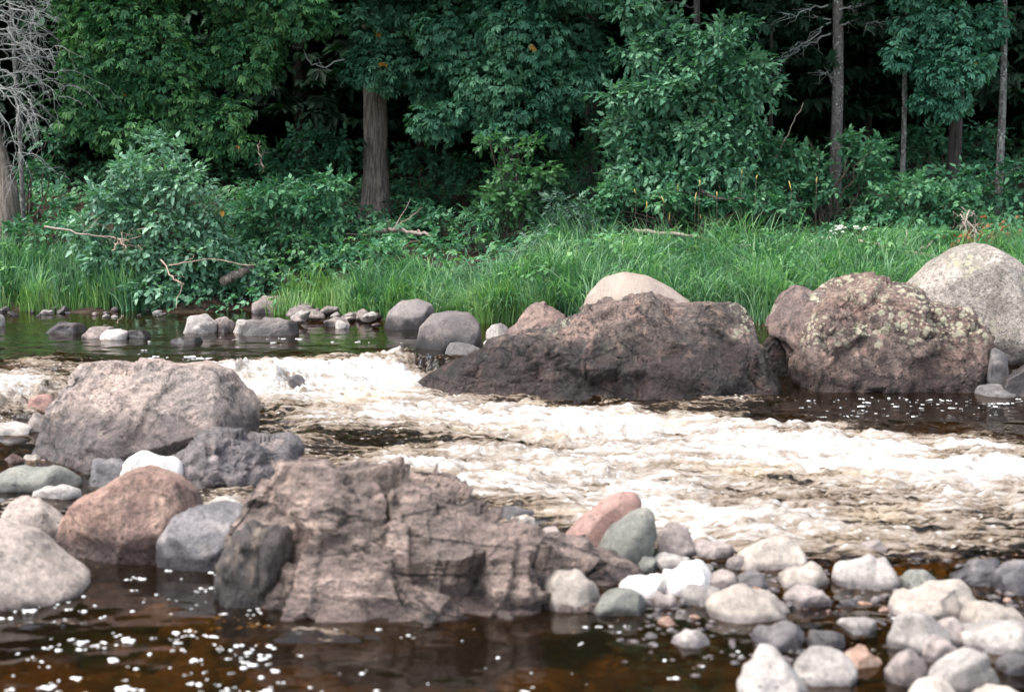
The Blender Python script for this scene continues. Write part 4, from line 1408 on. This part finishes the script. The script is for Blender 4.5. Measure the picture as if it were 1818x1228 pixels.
# bare trunks
for px, py, Y, r, bark, lab, top in [
    (1480, 385, 20.8, 0.088, 'bark_spruce', 'straight spruce trunk mottled with pale lichen on the right', 13),
    (1602, 300, 21.0, 0.040, 'bark_birch', 'thin mottled trunk below the blue green cedar', 9),
    (1772, 330, 20.6, 0.058, 'bark_birch', 'pale patched trunk near the right edge', 10),
    (40, 395, 19.8, 0.036, 'bark_birch', 'slender straight trunk beside the leaning dead tree', 9),
    (1538, 250, 26.0, 0.075, 'bark_dark', 'dim trunk in the dark gap right of the spruce trunk', 12),
    (1520, 260, 29.0, 0.12, 'bark_dark', 'thick shadowed trunk in the dark gap right of the spruce trunk', 13),
    (1366, 250, 23.0, 0.035, 'bark_dark', 'thin dark trunk right of the broadleaf tree', 9),
    (1045, 240, 23.5, 0.11, 'bark_dark', 'shadowed trunk between the wide cedar and the broadleaf tree', 12),
    (905, 300, 21.4, 0.10, 'bark_dark', 'dark trunk standing behind the pale green sapling', 12),
]:
    b = at(px, py, Y)
    base = np.array([b[0], Y, gz(b[0], Y) - 0.05])
    root = empty('tree_trunk', base)
    tag(root, lab, 'tree', 'bare trunks on the far bank')
    tp = np.array([b[0] + random.uniform(-0.15, 0.15), Y + 0.2, top])
    trunk_mesh(root, base, tp, r, r * 0.45, M[bark], 1.25, 14)
    mb = MB()
    P = np.stack([tp[0] + RND.normal(size=260) * 0.9, Y + RND.normal(size=260) * 0.9, RND.uniform(5.8, top, 260)], 1)
    F = (P - np.array([tp[0], Y, 0])) * (1, 1, 0) + np.array([0, 0, -0.3])
    scatter(mb, FAN, P, F, np.tile([0, 0, 1.0], (260, 1)), np.full(260, 0.5), tints(P))
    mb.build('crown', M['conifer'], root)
    if px == 1480:
        mb = MB()
        for (qx, qy, ex, ey) in [(1475, 35, 1390, 25), (1475, 40, 1400, 95), (1470, 10, 1360, 45), (1490, 45, 1560, 40), (1475, 0, 1410, -30), (1485, 20, 1530, 10), (1475, 60, 1420, 88), (1478, 140, 1462, 130)]:
            a = at(qx, qy, Y)
            e = at(ex, ey, Y - random.uniform(0.0, 0.7))
            pth = limb(mb, a, e, 0.014, 0.004, 0.05, 5, 9, 0.04)
            for k in range(16):
                j = random.randint(2, 8)
                q = pth[j]
                dirv = (e - a) * random.uniform(0.15, 0.3) + np.array([random.uniform(-.2, .2), random.uniform(-.2, .2), random.uniform(-.2, .08)])
                limb(mb, q, q + dirv, 0.004, 0.0015, 0.0, 3, 4, 0.08)
        mb.build('dead_branch', M['dead_twig'], root)
        mb = MB()
        P = []
        for (ex, ey, sx, sy, n) in [(1390, 30, 50, 25, 130), (1370, 15, 50, 30, 130), (1420, 95, 50, 12, 60), (1540, 25, 40, 25, 60)]:
            for k in range(n):
                P.append(at(random.gauss(ex, sx * 0.6), random.gauss(ey, sy * 0.6), Y + random.uniform(-0.4, 0.4)))
        P = np.array(P)
        F = RND.normal(size=P.shape) + np.array([-0.7, -0.3, -0.5])
        scatter(mb, [fan_tmpl(7, 9)], P, F, np.tile([0, 0, 1.0], (len(P), 1)), RND.uniform(0.12, 0.22, len(P)), tints(P, 0.3))
        mb.build('sparse_needles', M['conifer'], root)

# dead bare tree at the left edge
base = at(22, 385, 19.4)
base[2] = gz(base[0], base[1]) - 0.05
root = empty('dead_tree', base)
tag(root, 'leaning dead tree with bleached bare drooping twigs at the upper left', 'tree')
mb = MB()
tp = [base, at(15, 330, 19.4), at(-8, 250, 19.4), at(-40, 120, 19.4), at(-70, -60, 19.4), at(-90, -250, 19.6)]
mb.tube(np.array(tp), [0.17, 0.12, 0.105, 0.095, 0.08, 0.05], 14, wob=0.1)
mb.build('trunk', M['bark_grey'], root, sm=True)
mb = MB()


def droop(a, b, r, depth):
    a, b = np.asarray(a), np.asarray(b)
    n = 9
    L = np.linalg.norm(b - a)
    t = np.linspace(0, 1, n)[:, None]
    p = a + (b - a) * t + np.array([0, 0, 0.14 * L]) * np.sin(t * math.pi) + RND.normal(size=(n, 3)) * 0.02 * L
    mb.tube(p, np.linspace(r, r * 0.25, n), 4)
    if depth > 0:
        for k in range(9 if depth > 1 else 7):
            j = random.randint(2, n - 1)
            d = (b - a) / L
            side = RND.normal(size=3) * 0.5
            e = p[j] + (d * 0.6 + side + np.array([0, 0, -0.35])) * L * random.uniform(0.2, 0.42)
            droop(p[j], e, max(r * 0.45, 0.0022), depth - 1)


for (qx, qy, ex, ey) in [(-30, 150, 112, 155), (-30, 120, 90, 130), (-50, 60, 95, 40), (-40, 90, 60, 60), (-20, 150, 70, 260), (-20, 140, 60, 215), (-15, 180, 30, 270), (-60, 0, 80, 10), (-40, 100, 100, 110), (-60, 20, 50, -20), (-40, 60, 60, 100), (-30, 130, 105, 170), (-20, 160, 60, 190), (-40, 110, 85, 90), (-50, 30, 100, 70), (-50, 40, 60, 20)]:
    droop(at(qx, qy, 19.4), at(ex, ey, 19.4 - random.uniform(-0.3, 0.8)), 0.014, 2)
mb.build('bare_branch', M['dead_twig'], root)


# ---- shrubs
def shrub(name, label, L, Y, mat, dens=80, size=(0.20, 0.34), tm=None, group='shrubs on the far bank', base_t=0.42, up=0.2, nstem=6):
    lobes = px_lobes(L, Y)
    low = min(lobes, key=lambda q: q[0][2] - q[1][2])
    cx = float(np.mean([q[0][0] for q in lobes]))
    bz = gz(cx, Y) - 0.03
    root = empty(name, (cx, Y, bz))
    tag(root, label, 'shrub', group)
    mb = MB()
    for c, r in lobes:
        for k in range(max(2, nstem // len(lobes) + 1)):
            limb(mb, (cx + random.uniform(-.15, .15), Y + random.uniform(-.1, .1), bz), np.asarray(c) + RND.normal(size=3) * r * 0.4, 0.014, 0.004, 0.12)
    mb.build('stem', M['stem'], root, sm=True)
    mb = MB()
    leafy_foliage(mb, clumps(lobes, 4), dens * 0.7, size, tm, base=base_t, up=up)
    mb.build('foliage', M[mat], root)
    return root


shrub('alder_shrub', 'big pale leaved alder bush overhanging the pool on the left', [(280, 270, 45, 26), (250, 315, 85, 45), (320, 325, 70, 45), (200, 370, 75, 45), (290, 385, 100, 50), (370, 380, 50, 40), (160, 420, 45, 30), (230, 450, 85, 40), (330, 455, 90, 45),
      (400, 440, 45, 40), (300, 505, 80, 25), (370, 505, 50, 25), (210, 500, 50, 22), (270, 520, 70, 18), (350, 522, 70, 18), (420, 515, 50, 20), (180, 515, 40, 16), (450, 480, 40, 25)], 18.0, 'alder', 190, (0.13, 0.25), base_t=0.5)
shrub('alder_shrub', 'leafy bush left of the old cedar trunk', [(500, 340, 70, 30), (585, 330, 45, 40), (440, 375, 60, 35), (530, 385, 70, 35), (600, 385, 40, 35), (470, 425, 60, 35), (560, 435, 60, 30), (430, 470, 50, 25), (500, 470, 40, 18)], 19.0, 'under', 190, (0.13, 0.24), base_t=0.6)
shrub('sapling', 'light green sapling in front of the dark trunk in the middle', [(875, 250, 28, 10), (940, 262, 30, 12), (900, 300, 38, 20), (950, 310, 40, 18), (890, 345, 40, 20), (930, 350, 45, 22), (880, 380, 30, 14)], 19.4, 'lime', 110, (0.16, 0.28), base_t=0.35)
shrub('willow_shrub', 'grey blue willow bush right of the light green sapling', [(1000, 370, 45, 25), (1040, 395, 35, 22), (960, 400, 30, 22), (1010, 410, 40, 18)], 19.0, 'willow', 120, (0.16, 0.26), TWN)
shrub('willow_shrub', 'small grey green willow standing in the tall grass', [(925, 450, 32, 18), (950, 425, 28, 14), (905, 465, 22, 12)], 17.6, 'willow', 130, (0.14, 0.22), TWN)
shrub('willow_shrub', 'dark willow clump left of the light green sapling', [(845, 390, 40, 25), (830, 420, 35, 20), (870, 440, 30, 14)], 19.2, 'under', 110, (0.16, 0.26), TWN, base_t=0.5)
shrub('hazel_shrub', 'broad leaved bush in front of the spruce trunk foot', [(1400, 265, 60, 22), (1440, 290, 55, 22), (1390, 320, 70, 25), (1450, 330, 40, 20), (1540, 275, 50, 25), (1560, 310, 45, 25), (1510, 255, 25, 14)], 20.0, 'under', 170, (0.14, 0.26), base_t=0.6)
shrub('hazel_shrub', 'low bush under the broadleaf tree behind the tall grass', [(1180, 355, 70, 24), (1260, 360, 60, 22), (1100, 350, 45, 30), (1340, 355, 60, 22), (1060, 380, 40, 24), (1390, 375, 40, 18)], 19.2, 'under', 170, (0.13, 0.24), base_t=0.55)
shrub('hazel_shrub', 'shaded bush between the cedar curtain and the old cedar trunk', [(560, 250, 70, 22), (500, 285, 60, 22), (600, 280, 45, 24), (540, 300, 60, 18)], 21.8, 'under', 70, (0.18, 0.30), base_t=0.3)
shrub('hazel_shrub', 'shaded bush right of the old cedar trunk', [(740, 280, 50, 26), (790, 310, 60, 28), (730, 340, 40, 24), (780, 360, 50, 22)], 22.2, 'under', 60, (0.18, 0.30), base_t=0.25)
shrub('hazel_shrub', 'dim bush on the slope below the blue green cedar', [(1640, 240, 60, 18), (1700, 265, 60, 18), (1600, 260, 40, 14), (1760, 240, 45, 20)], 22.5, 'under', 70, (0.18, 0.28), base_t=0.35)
shrub('hazel_shrub', 'low dark bush beside the pale patched trunk at the right edge', [(1690, 320, 60, 18), (1760, 340, 60, 20), (1800, 300, 40, 24), (1640, 350, 40, 18)], 20.2, 'under', 80, (0.18, 0.28), base_t=0.35)
shrub('hazel_shrub', 'dark bush at the left edge below the dead tree', [(90, 360, 40, 20), (60, 410, 40, 20), (110, 400, 40, 20), (20, 420, 40, 16)], 19.0, 'under', 90, (0.16, 0.26), base_t=0.4)
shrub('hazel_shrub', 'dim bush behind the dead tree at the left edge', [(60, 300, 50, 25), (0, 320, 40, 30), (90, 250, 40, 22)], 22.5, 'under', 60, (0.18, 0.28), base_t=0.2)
shrub('hazel_shrub', 'small bush under the grey trunk at the edge of the grass', [(600, 455, 40, 18), (650, 450, 40, 16), (570, 475, 35, 14), (700, 440, 40, 14), (760, 430, 40, 14)], 18.4, 'under', 110, (0.15, 0.24), base_t=0.6)


shrub('hazel_shrub', 'shaded bush between the wide cedar and the broadleaf tree', [(1050, 220, 40, 26), (1070, 270, 45, 26), (1030, 310, 40, 24), (1000, 280, 30, 20)], 21.2, 'under', 110, (0.14, 0.26), base_t=0.4)
shrub('hazel_shrub', 'leafy bush at the foot of the old cedar trunk on its right side', [(730, 395, 45, 18), (790, 400, 50, 18), (760, 375, 35, 16)], 20.0, 'under', 130, (0.13, 0.22), base_t=0.5)
shrub('hazel_shrub', 'bright low bush on the slope right of the spruce trunk', [(1620, 330, 60, 22), (1680, 350, 50, 20), (1570, 345, 40, 20), (1740, 390, 50, 20), (1660, 385, 60, 16)], 19.6, 'under', 130, (0.14, 0.26), base_t=0.6)


# ---- ferns
def frond(mb, base, d, L, tint, curl=0.6):
    n = 13
    t = np.linspace(0, 1, n)
    p = base + np.outer(t * L, d * (1, 1, 0)) + np.outer(L * (t * 0.75 - curl * t * t), [0, 0, 1])
    side = np.cross(d, [0, 0, 1])
    side /= np.linalg.norm(side)
    for i in range(1, n):
        w = L * 0.26 * math.sin(math.pi * min(1, 0.15 + t[i] * 0.9)) + 0.01
        tg = p[i] - p[i - 1]
        for s in (-1, 1):
            q = p[i] + side * s * w + tg * 0.6 - np.array([0, 0, 0.15 * w])
            mb.add([p[i] - tg * 0.42, p[i] + side * s * w * 0.5 + tg * 0.75, q, p[i] + side * s * w * 0.5 - tg * 0.15], Q=[(0, 3, 2, 1)], a=tint)


for i, (px, py, Y, s, lab) in enumerate([
    (1620, 420, 18.4, 0.62, 'large light green fern behind the tall grass near the granite boulder'),
    (1655, 395, 18.9, 0.5, 'light fern up the slope beside the large fern'),
    (1545, 360, 20.2, 0.6, 'dark fern right of the spruce trunk foot'),
    (1590, 365, 20.0, 0.5, 'dark fern farther right of the spruce trunk foot'),
    (1690, 385, 19.0, 0.45, 'small fern left of the dead root clump')]):
    b = at(px, py, Y)
    b[2] = gz(b[0], Y)
    root = empty('fern', b)
    tag(root, lab, 'fern', 'ferns on the far bank')
    mb = MB()
    for k in range(13):
        a = k * 2.4 + random.uniform(-.3, .3)
        d = np.array([math.cos(a), math.sin(a), 0.6])
        frond(mb, b + np.array([0, 0, 0.05]), d, s * random.uniform(0.8, 1.15), random.uniform(0.35, 0.75), random.uniform(0.4, 0.8))
    mb.build('fronds', M['lime' if i < 2 else 'under'], root)

# ---- undergrowth on the slope, one mass
mb = MB()
n = 18500
ux = RND.uniform(-11, 13, n)
uy = RND.uniform(17.4, 27.5, n)
ok = uy > shoreY(ux) + np.where((ux > -4.8) & (ux < -2.6), -0.1, 0.9) + 0.5 * ((ux > -2.0) & (ux < 4))
clump = fbm(np.stack([ux * 0.8, uy * 0.8, 0 * ux], 1), 3)
ok &= (clump + RND.normal(size=n) * 0.25) > -0.22
ux, uy, cl = ux[ok], uy[ok], clump[ok]
uz = ground_z(ux, uy) + RND.uniform(0.04, 0.42, len(ux)) * (0.6 + np.clip(cl, -.3, .8))
P = np.stack([ux, uy, uz], 1)
n = len(P)
F = RND.normal(size=(n, 3)) * (1, 1, 0.2) + np.array([0, -0.35, 0.05])
U = np.tile([0, 0, 1.0], (n, 1)) + RND.normal(size=(n, 3)) * 0.3
scatter(mb, TW, P, F, U, RND.uniform(0.13, 0.26, n), tints(P, 0.5))
tag(mb.build('undergrowth', M['under']), 'low leafy undergrowth covering the slope of the far bank', 'undergrowth', kind='stuff')


# ---- grass
def grass(name, label, n, xr, yr, hr, mat, clump=2.6, lean=0.85, wd=0.0055, base_t=0.42):
    """yr: distance behind the shoreline"""
    gx = RND.uniform(xr[0], xr[1], n)
    gy = shoreY(gx) + RND.uniform(yr[0], yr[1], n) + 0.18 * fbm(np.stack([gx * 2.5, 0 * gx, 0 * gx], 1), 2)
    cn = fbm(np.stack([gx * 1.6, gy * 1.6, 0 * gx], 1), 3)
    ok = (cn + RND.normal(size=n) * 0.3) > -0.35
    gx, gy, cn = gx[ok], gy[ok], cn[ok]
    n = len(gx)
    gzz = ground_z(gx, gy) - 0.02
    # lean direction varies by tussock
    a = 6.0 * fbm(np.stack([gx * clump * 0.5, gy * clump * 0.5, 0 * gx + 7], 1), 2) + RND.normal(size=n) * 0.9 - 1.57
    H = (hr[0] + (hr[1] - hr[0]) * np.clip(0.5 + 0.9 * cn + RND.normal(size=n) * 0.25, -0.4, 1.3)) * RND.uniform(0.55, 1.15, n)
    ln = lean * RND.uniform(0.25, 1.5, n)
    D = np.stack([np.cos(a), np.sin(a), 0 * a], 1)
    sa = a + math.pi / 2 + RND.normal(size=n) * 0.6
    Sd = np.stack([np.cos(sa), np.sin(sa) * 0.6, 0 * a], 1)
    K = 5
    t = np.linspace(0, 1, K + 1)
    B = np.stack([gx, gy, gzz], 1)
    P = B[:, None, :] + D[:, None, :] * (H * ln)[:, None, None] * (t ** 2.0)[None, :, None]
    up = (t[None, :] - 0.56 * np.minimum(ln, 1.4)[:, None] * t[None, :] ** 2.8) * H[:, None]
    P[:, :, 2] += up
    w = wd * RND.uniform(0.7, 1.5, n)
    wt = np.array([0.8, 1.0, 1.0, 0.85, 0.55, 0.0])
    Lf = P + Sd[:, None, :] * (w[:, None] * wt[None])[:, :, None]
    Rt = P - Sd[:, None, :] * (w[:, None] * wt[None])[:, :, None]
    V = np.stack([Lf, Rt], 2).reshape(n, -1, 3)
    q = []
    for i in range(K):
        q.append((2 * i, 2 * i + 1, 2 * i + 3, 2 * i + 2))
    q = np.array(q)
    QQ = q[None] + (np.arange(n) * 2 * (K + 1))[:, None, None]
    tt = np.clip(base_t + 0.32 * cn + RND.normal(size=n) * 0.26, 0, 0.93)
    tt = np.where(RND.random(n) < 0.012, 0.99, tt)
    mb = MB()
    mb.add(V.reshape(-1, 3), Q=QQ.reshape(-1, 4), a=np.repeat(tt, 2 * (K + 1)))
    return tag(mb.build(name, M[mat]), label, 'grass', kind='stuff')


grass('tall_grass', 'tall arching green grass on the far bank behind the boulders', 27000, (0.4, 7.6), (0.0, 2.6), (0.55, 0.85), 'grass')
grass('tall_grass', 'tall arching green grass right of the far shore cobbles', 11000, (-1.9, 0.5), (0.0, 1.1), (0.40, 0.66), 'grass')
grass('shore_grass', 'yellow green grass along the pool edge', 2600, (-3.0, -1.6), (-0.1, 0.7), (0.22, 0.42), 'grass_lime', lean=0.3)
grass('shore_grass', 'green grass on the left far bank beside the alder bush', 5500, (-7.0, -4.6), (0.0, 1.4), (0.40, 0.72), 'grass', lean=0.4, base_t=0.35)
grass('shore_grass', 'yellow green grass at the water line on the left', 2200, (-6.8, -5.0), (-0.1, 0.4), (0.25, 0.45), 'grass_lime', lean=0.3)
grass('shore_grass', 'yellow green blades in front of the tall grass at the stones', 2600, (-1.5, 0.5), (-0.15, 0.25), (0.3, 0.52), 'grass_lime', lean=0.3)

mb = MB()
n = 1500
gx = RND.uniform(-6.8, 5.8, n)
gy = shoreY(gx) + RND.uniform(0.15, 2.2, n)
cl = fbm(np.stack([gx * 1.1, gy * 1.3, 0 * gx + 31], 1), 2)
ok = cl + RND.normal(size=n) * 0.15 > 0.12
gx, gy = gx[ok], gy[ok]
P = np.stack([gx, gy, ground_z(gx, gy) + RND.uniform(0.2, 0.62, len(gx))], 1)
F = RND.normal(size=P.shape) * (1, 1, 0.3) + np.array([0, -0.3, 0.3])
scatter(mb, TW + TWN, P, F, np.tile([0, 0, 1.0], (len(P), 1)), RND.uniform(0.12, 0.24, len(P)), tints(P, 0.55))
tag(mb.build('weeds', M['lime']), 'leafy weeds growing through the bank grass', 'weeds', kind='stuff')

# ---- straw coloured flower spikes
sp = [(1130, 340), (1150, 365), (1180, 355), (1185, 385), (1205, 335), (1240, 325), (1238, 350), (1270, 310), (1268, 345), (1285, 330), (1312, 305), (1325, 325), (1340, 315), (1370, 330), (1405, 330), (1425, 310), (1455, 320), (1462, 370), (1250, 385), (1335, 345)]
for px, py in sp[::2] + sp[1:6:2]:
    Y = 18.8 + random.uniform(-0.2, 0.3)
    ln = random.uniform(4, 9)
    px += random.uniform(-6, 6)
    tp = at(px + random.uniform(-4, 4), py - ln, Y)
    bt = at(px, py + ln, Y)
    g0 = np.array([bt[0] + random.uniform(-.03, .03), Y, gz(bt[0], Y)])
    root = empty('flower_spike', g0)
    tag(root, 'thin straw coloured flower spike standing behind the tall grass', 'plant', 'straw coloured spikes behind the grass')
    mb = MB()
    lx = random.uniform(-.012, .012)
    mb.tube(np.array([bt, (bt + tp) / 2, tp + np.array([lx, 0, 0])]), [0.005, 0.008, 0.004], 6)
    mb.build('spike', M['straw'], root, sm=True)
    mb = MB()
    mb.tube(np.array([g0, (g0 + bt) / 2, bt]), 0.0025, 4)
    mb.build('stalk', M['stem'], root)

# ---- white umbel flowers
for px, py, lab in [(1500, 402, 'white flower head, the largest, above the grass by the ferns'), (1530, 405, 'white flower head right beside the largest white one'), (1480, 412, 'white flower head left of the largest white one'),
                    (1450, 436, 'low white flower cluster in the grass'), (1318, 434, 'faint white flower cluster in the middle of the tall grass'), (1462, 424, 'small white flower cluster above the low one')]:
    Y = 18.0
    c = at(px, py, Y)
    g0 = np.array([c[0], Y, gz(c[0], Y)])
    root = empty('white_flower', g0)
    tag(root, lab, 'flower', 'white flowers in the grass')
    mb = MB()
    mb.tube(np.array([g0, (g0 + c) / 2 + (0.02, 0, 0), c]), 0.004, 4)
    mb.build('stalk', M['stem'], root)
    mb = MB()
    S, T = ico(1)
    for k in range(9):
        mb.add(S * (0.024, 0.024, 0.012), T)
        fh = mb.build('flower_head', M['petal'], root)
        fh.location = [float(q) for q in (c - g0 + np.array([random.gauss(0, .06), random.gauss(0, .06), random.gauss(0, .02)]) + g0 * 0)]
        fh.data.transform(__import__('mathutils').Matrix.Translation(Vector([float(q) for q in g0])))
        mb = MB()


# ---- fallen wood
def log(name, label, pts, r0, r1, mat='deadwood', branches=0, cat='driftwood', group='fallen wood on the far bank'):
    W = np.array([at(*p) for p in pts])
    t = np.linspace(0, 1, 14)
    q = np.stack([np.interp(t, np.linspace(0, 1, len(W)), W[:, k]) for k in range(3)], 1)
    q += RND.normal(size=q.shape) * 0.010
    mb = MB()
    mb.tube(q, np.linspace(r0, r1, 14), 8, wob=0.2)
    loc = q[0]
    for k in range(branches):
        j = random.randint(2, 12)
        limb(mb, q[j], q[j] + RND.normal(size=3) * 0.16 + np.array([0, 0, 0.06]), r1 * 0.7, 0.003, 0, 5, 5, 0.1)
    o = mb.build(name, M[mat], None, loc=loc, sm=True)
    tag(o, label, cat, group)


log('fallen_branch', 'broken pale driftwood lying at the foot of the old cedar trunk', [(672, 410, 19.2), (700, 408, 19.1), (735, 412, 19.0), (768, 420, 18.9)], 0.035, 0.02, branches=5)
log('fallen_branch', 'thin stick propped up behind the pale driftwood', [(700, 405, 19.3), (725, 388, 19.6), (752, 368, 20.0)], 0.010, 0.006, 'twig_pale')
log('fallen_log', 'straight pale log lying behind the tall grass in the middle', [(1125, 410, 18.7), (1180, 414, 18.6), (1250, 422, 18.5)], 0.028, 0.022)
log('fallen_branch', 'long pale branch slanting into the grass near the granite boulder', [(1525, 428, 17.6), (1580, 441, 17.3), (1640, 452, 17.0), (1690, 464, 16.6)], 0.022, 0.030, branches=3)
log('fallen_log', 'weathered grey board lying at the edge of the shore cobbles', [(612, 520, 17.3), (640, 512, 17.4), (664, 505, 17.5)], 0.040, 0.035)
log('fallen_log', 'mossy log under the alder bush at the pool edge', [(395, 500, 17.7), (420, 487, 17.8), (455, 468, 18.0)], 0.06, 0.05, 'bark_grey')
log('fallen_branch', 'long pale branch lying across the alder bush', [(80, 405, 18.0), (115, 408, 17.7), (150, 416, 17.6), (190, 418, 17.6), (235, 430, 17.6)], 0.013, 0.006, branches=5)
log('fallen_branch', 'bent bare twig hanging over the water in front of the alder bush', [(288, 462, 17.1), (300, 486, 17.0), (309, 497, 16.9), (322, 500, 16.9), (318, 522, 16.9), (312, 548, 16.8)], 0.009, 0.004, 'twig_pale', 2)
log('fallen_branch', 'bare pink twig tangle in the middle of the alder bush', [(200, 445, 17.0), (212, 425, 17.0), (225, 440, 16.9)], 0.010, 0.005, 'twig_pale', 6)
log('fallen_branch', 'pale stick lying level below the alder bush leaves', [(300, 470, 17.5), (380, 458, 17.6), (450, 474, 17.6)], 0.008, 0.005, 'twig_pale', 2)
log('fallen_branch', 'curved bare branch under the straw coloured spikes', [(1245, 340, 19.0), (1280, 355, 18.9), (1320, 352, 18.9)], 0.022, 0.012, 'bark_dark', 2)
log('fallen_branch', 'dark fallen branch right of the spruce trunk foot', [(1490, 318, 20.4), (1530, 302, 20.4), (1560, 290, 20.5)], 0.020, 0.012, 'bark_dark', 2)
log('fallen_branch', 'thin leaning stick left of the spruce trunk', [(1375, 285, 19.8), (1400, 235, 19.9), (1425, 185, 20.0)], 0.009, 0.005, 'twig_pale', 0)
log('fallen_branch', 'forked bare twig standing between the alder bush and the old cedar', [(470, 300, 19.6), (458, 265, 19.6), (462, 250, 19.6)], 0.012, 0.006, 'twig_pale', 4)
log('fallen_branch', 'curved bare branch hanging in the dark gap beside the old cedar foliage', [(610, 106, 20.6), (575, 118, 20.5), (550, 112, 20.5), (538, 90, 20.5)], 0.011, 0.006, 'dead_twig', 5)
log('fallen_branch', 'twig sticking up from the leaning pool stone', [(205, 573, 15.8), (212, 566, 15.8), (219, 560, 15.8)], 0.006, 0.004, 'twig_pale', 0)
# dead root clump with orange leaves
c = at(1718, 440, 17.6)
root = empty('root_clump', (c[0], c[1], gz(c[0], c[1])))
tag(root, 'upturned pale root clump with orange dead leaves behind the granite boulder', 'root clump')
mb = MB()
for k in range(14):
    e = at(1718 + random.uniform(-35, 35), random.uniform(400, 450), 17.6 + random.uniform(-.3, .3))
    limb(mb, at(1716 + random.uniform(-12, 12), 368 + random.uniform(0, 30), 17.6), e, random.uniform(0.005, 0.011), 0.003, random.uniform(-0.1, 0.2), 6, 8, 0.10)
mb.build('roots', M['deadwood'], root, sm=True)
mb = MB()
P = np.array([at(random.gauss(1765, 34), random.gauss(420, 14), 17.5 + random.uniform(-.3, .3)) for _ in range(50)] + [at(random.gauss(1705, 12), random.gauss(425, 10), 17.5) for _ in range(14)])
scatter(mb, TW, P, RND.normal(size=P.shape), np.tile([0, -0.4, 1.0], (len(P), 1)), RND.uniform(0.10, 0.2, len(P)), RND.random(len(P)) * 0.9)
mb.build('dead_leaves', M['orange_leaf'], root)

# ------------------------------------------------------------------ forest behind
mesh_tr, mesh_cr = [], []
for k in range(3):
    mb = MB()
    H = 14 + k
    tt = np.linspace(0, 1, 16)
    mb.tube(np.stack([0.1 * np.sin(tt * 5 + k), 0 * tt, H * tt], 1), 0.16 * (1 - tt) + 0.02, 9, wob=0.1)
    mesh_tr.append(mesh_from('trunk', np.concatenate(mb.V), np.concatenate(mb.T), np.concatenate(mb.Q), {'tint': np.concatenate(mb.A)}, True))
    mb = MB()
    m = 2300
    zz = 1.3 + (H - 1.3) * RND.random(m) ** 1.2
    an = RND.uniform(0, 6.283, m)
    rr = 2.2 * (1 - (zz - 2.6) / (H - 2.4) * 0.8) * np.sqrt(RND.uniform(0.1, 1, m))
    P = np.stack([rr * np.cos(an), rr * np.sin(an), zz - 0.2 * rr], 1)
    F = np.stack([np.cos(an), np.sin(an), -0.35 + 0 * an], 1) + RND.normal(size=(m, 3)) * 0.35
    scatter(mb, FAN, P, F, np.tile([0, 0, 1.0], (m, 1)), RND.uniform(0.35, 0.6, m), tints(P, 0.35))
    mesh_cr.append(mesh_from('crown', np.concatenate(mb.V), np.concatenate(mb.T), None, {'tint': np.concatenate(mb.A)}))
fp = []
for row, (Y, stp) in enumerate([(26.5, 2.6), (29.0, 2.6), (32, 2.8), (35, 3.0), (40, 3.4), (46, 4.0)]):
    w = Y * 0.36 + 5.0
    xx = -w + (row % 2) * stp * 0.5
    while xx < w:
        fp.append((xx + random.uniform(-.5, .5), Y + random.uniform(-.9, .9)))
        xx += stp
for i, (fx, fy) in enumerate(fp):
    root = empty('conifer_tree', (fx, fy, gz(fx, fy) - 0.1))
    root.rotation_euler = (0, 0, random.uniform(0, 6.28))
    s = random.uniform(0.9, 1.15)
    root.scale = (s, s, s)
    tag(root, 'dark conifer standing in the deep shade of the forest behind the bank trees', 'tree', 'shaded forest behind the bank')
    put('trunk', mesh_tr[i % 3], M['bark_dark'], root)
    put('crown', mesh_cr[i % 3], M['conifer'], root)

mb = MB()
n = 9000
P = np.stack([RND.uniform(-34, 34, n), RND.uniform(47, 66, n), RND.uniform(0, 14, n) ** 1.0], 1)
P[:, 2] += ground_z(P[:, 0], P[:, 1])
F = RND.normal(size=(n, 3)) + np.array([0, -0.5, -0.4])
scatter(mb, FAN, P, F, np.tile([0, 0, 1.0], (n, 1)), RND.uniform(0.8, 1.6, n), tints(P, 0.3))
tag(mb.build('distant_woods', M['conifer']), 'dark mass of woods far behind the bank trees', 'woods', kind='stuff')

mb = MB()
n = 11000
P = np.stack([RND.uniform(-17, 17, n), RND.uniform(27, 47, n), RND.uniform(0.05, 0.9, n)], 1)
P[:, 2] += ground_z(P[:, 0], P[:, 1])
F = RND.normal(size=(n, 3)) * (1, 1, 0.3) + np.array([0, -0.4, 0.1])
scatter(mb, TW, P, F, np.tile([0, 0, 1.0], (n, 1)), RND.uniform(0.16, 0.34, n), tints(P, 0.4))
tag(mb.build('forest_undergrowth', M['under']), 'shaded undergrowth between the trunks deep in the forest', 'undergrowth', kind='stuff')
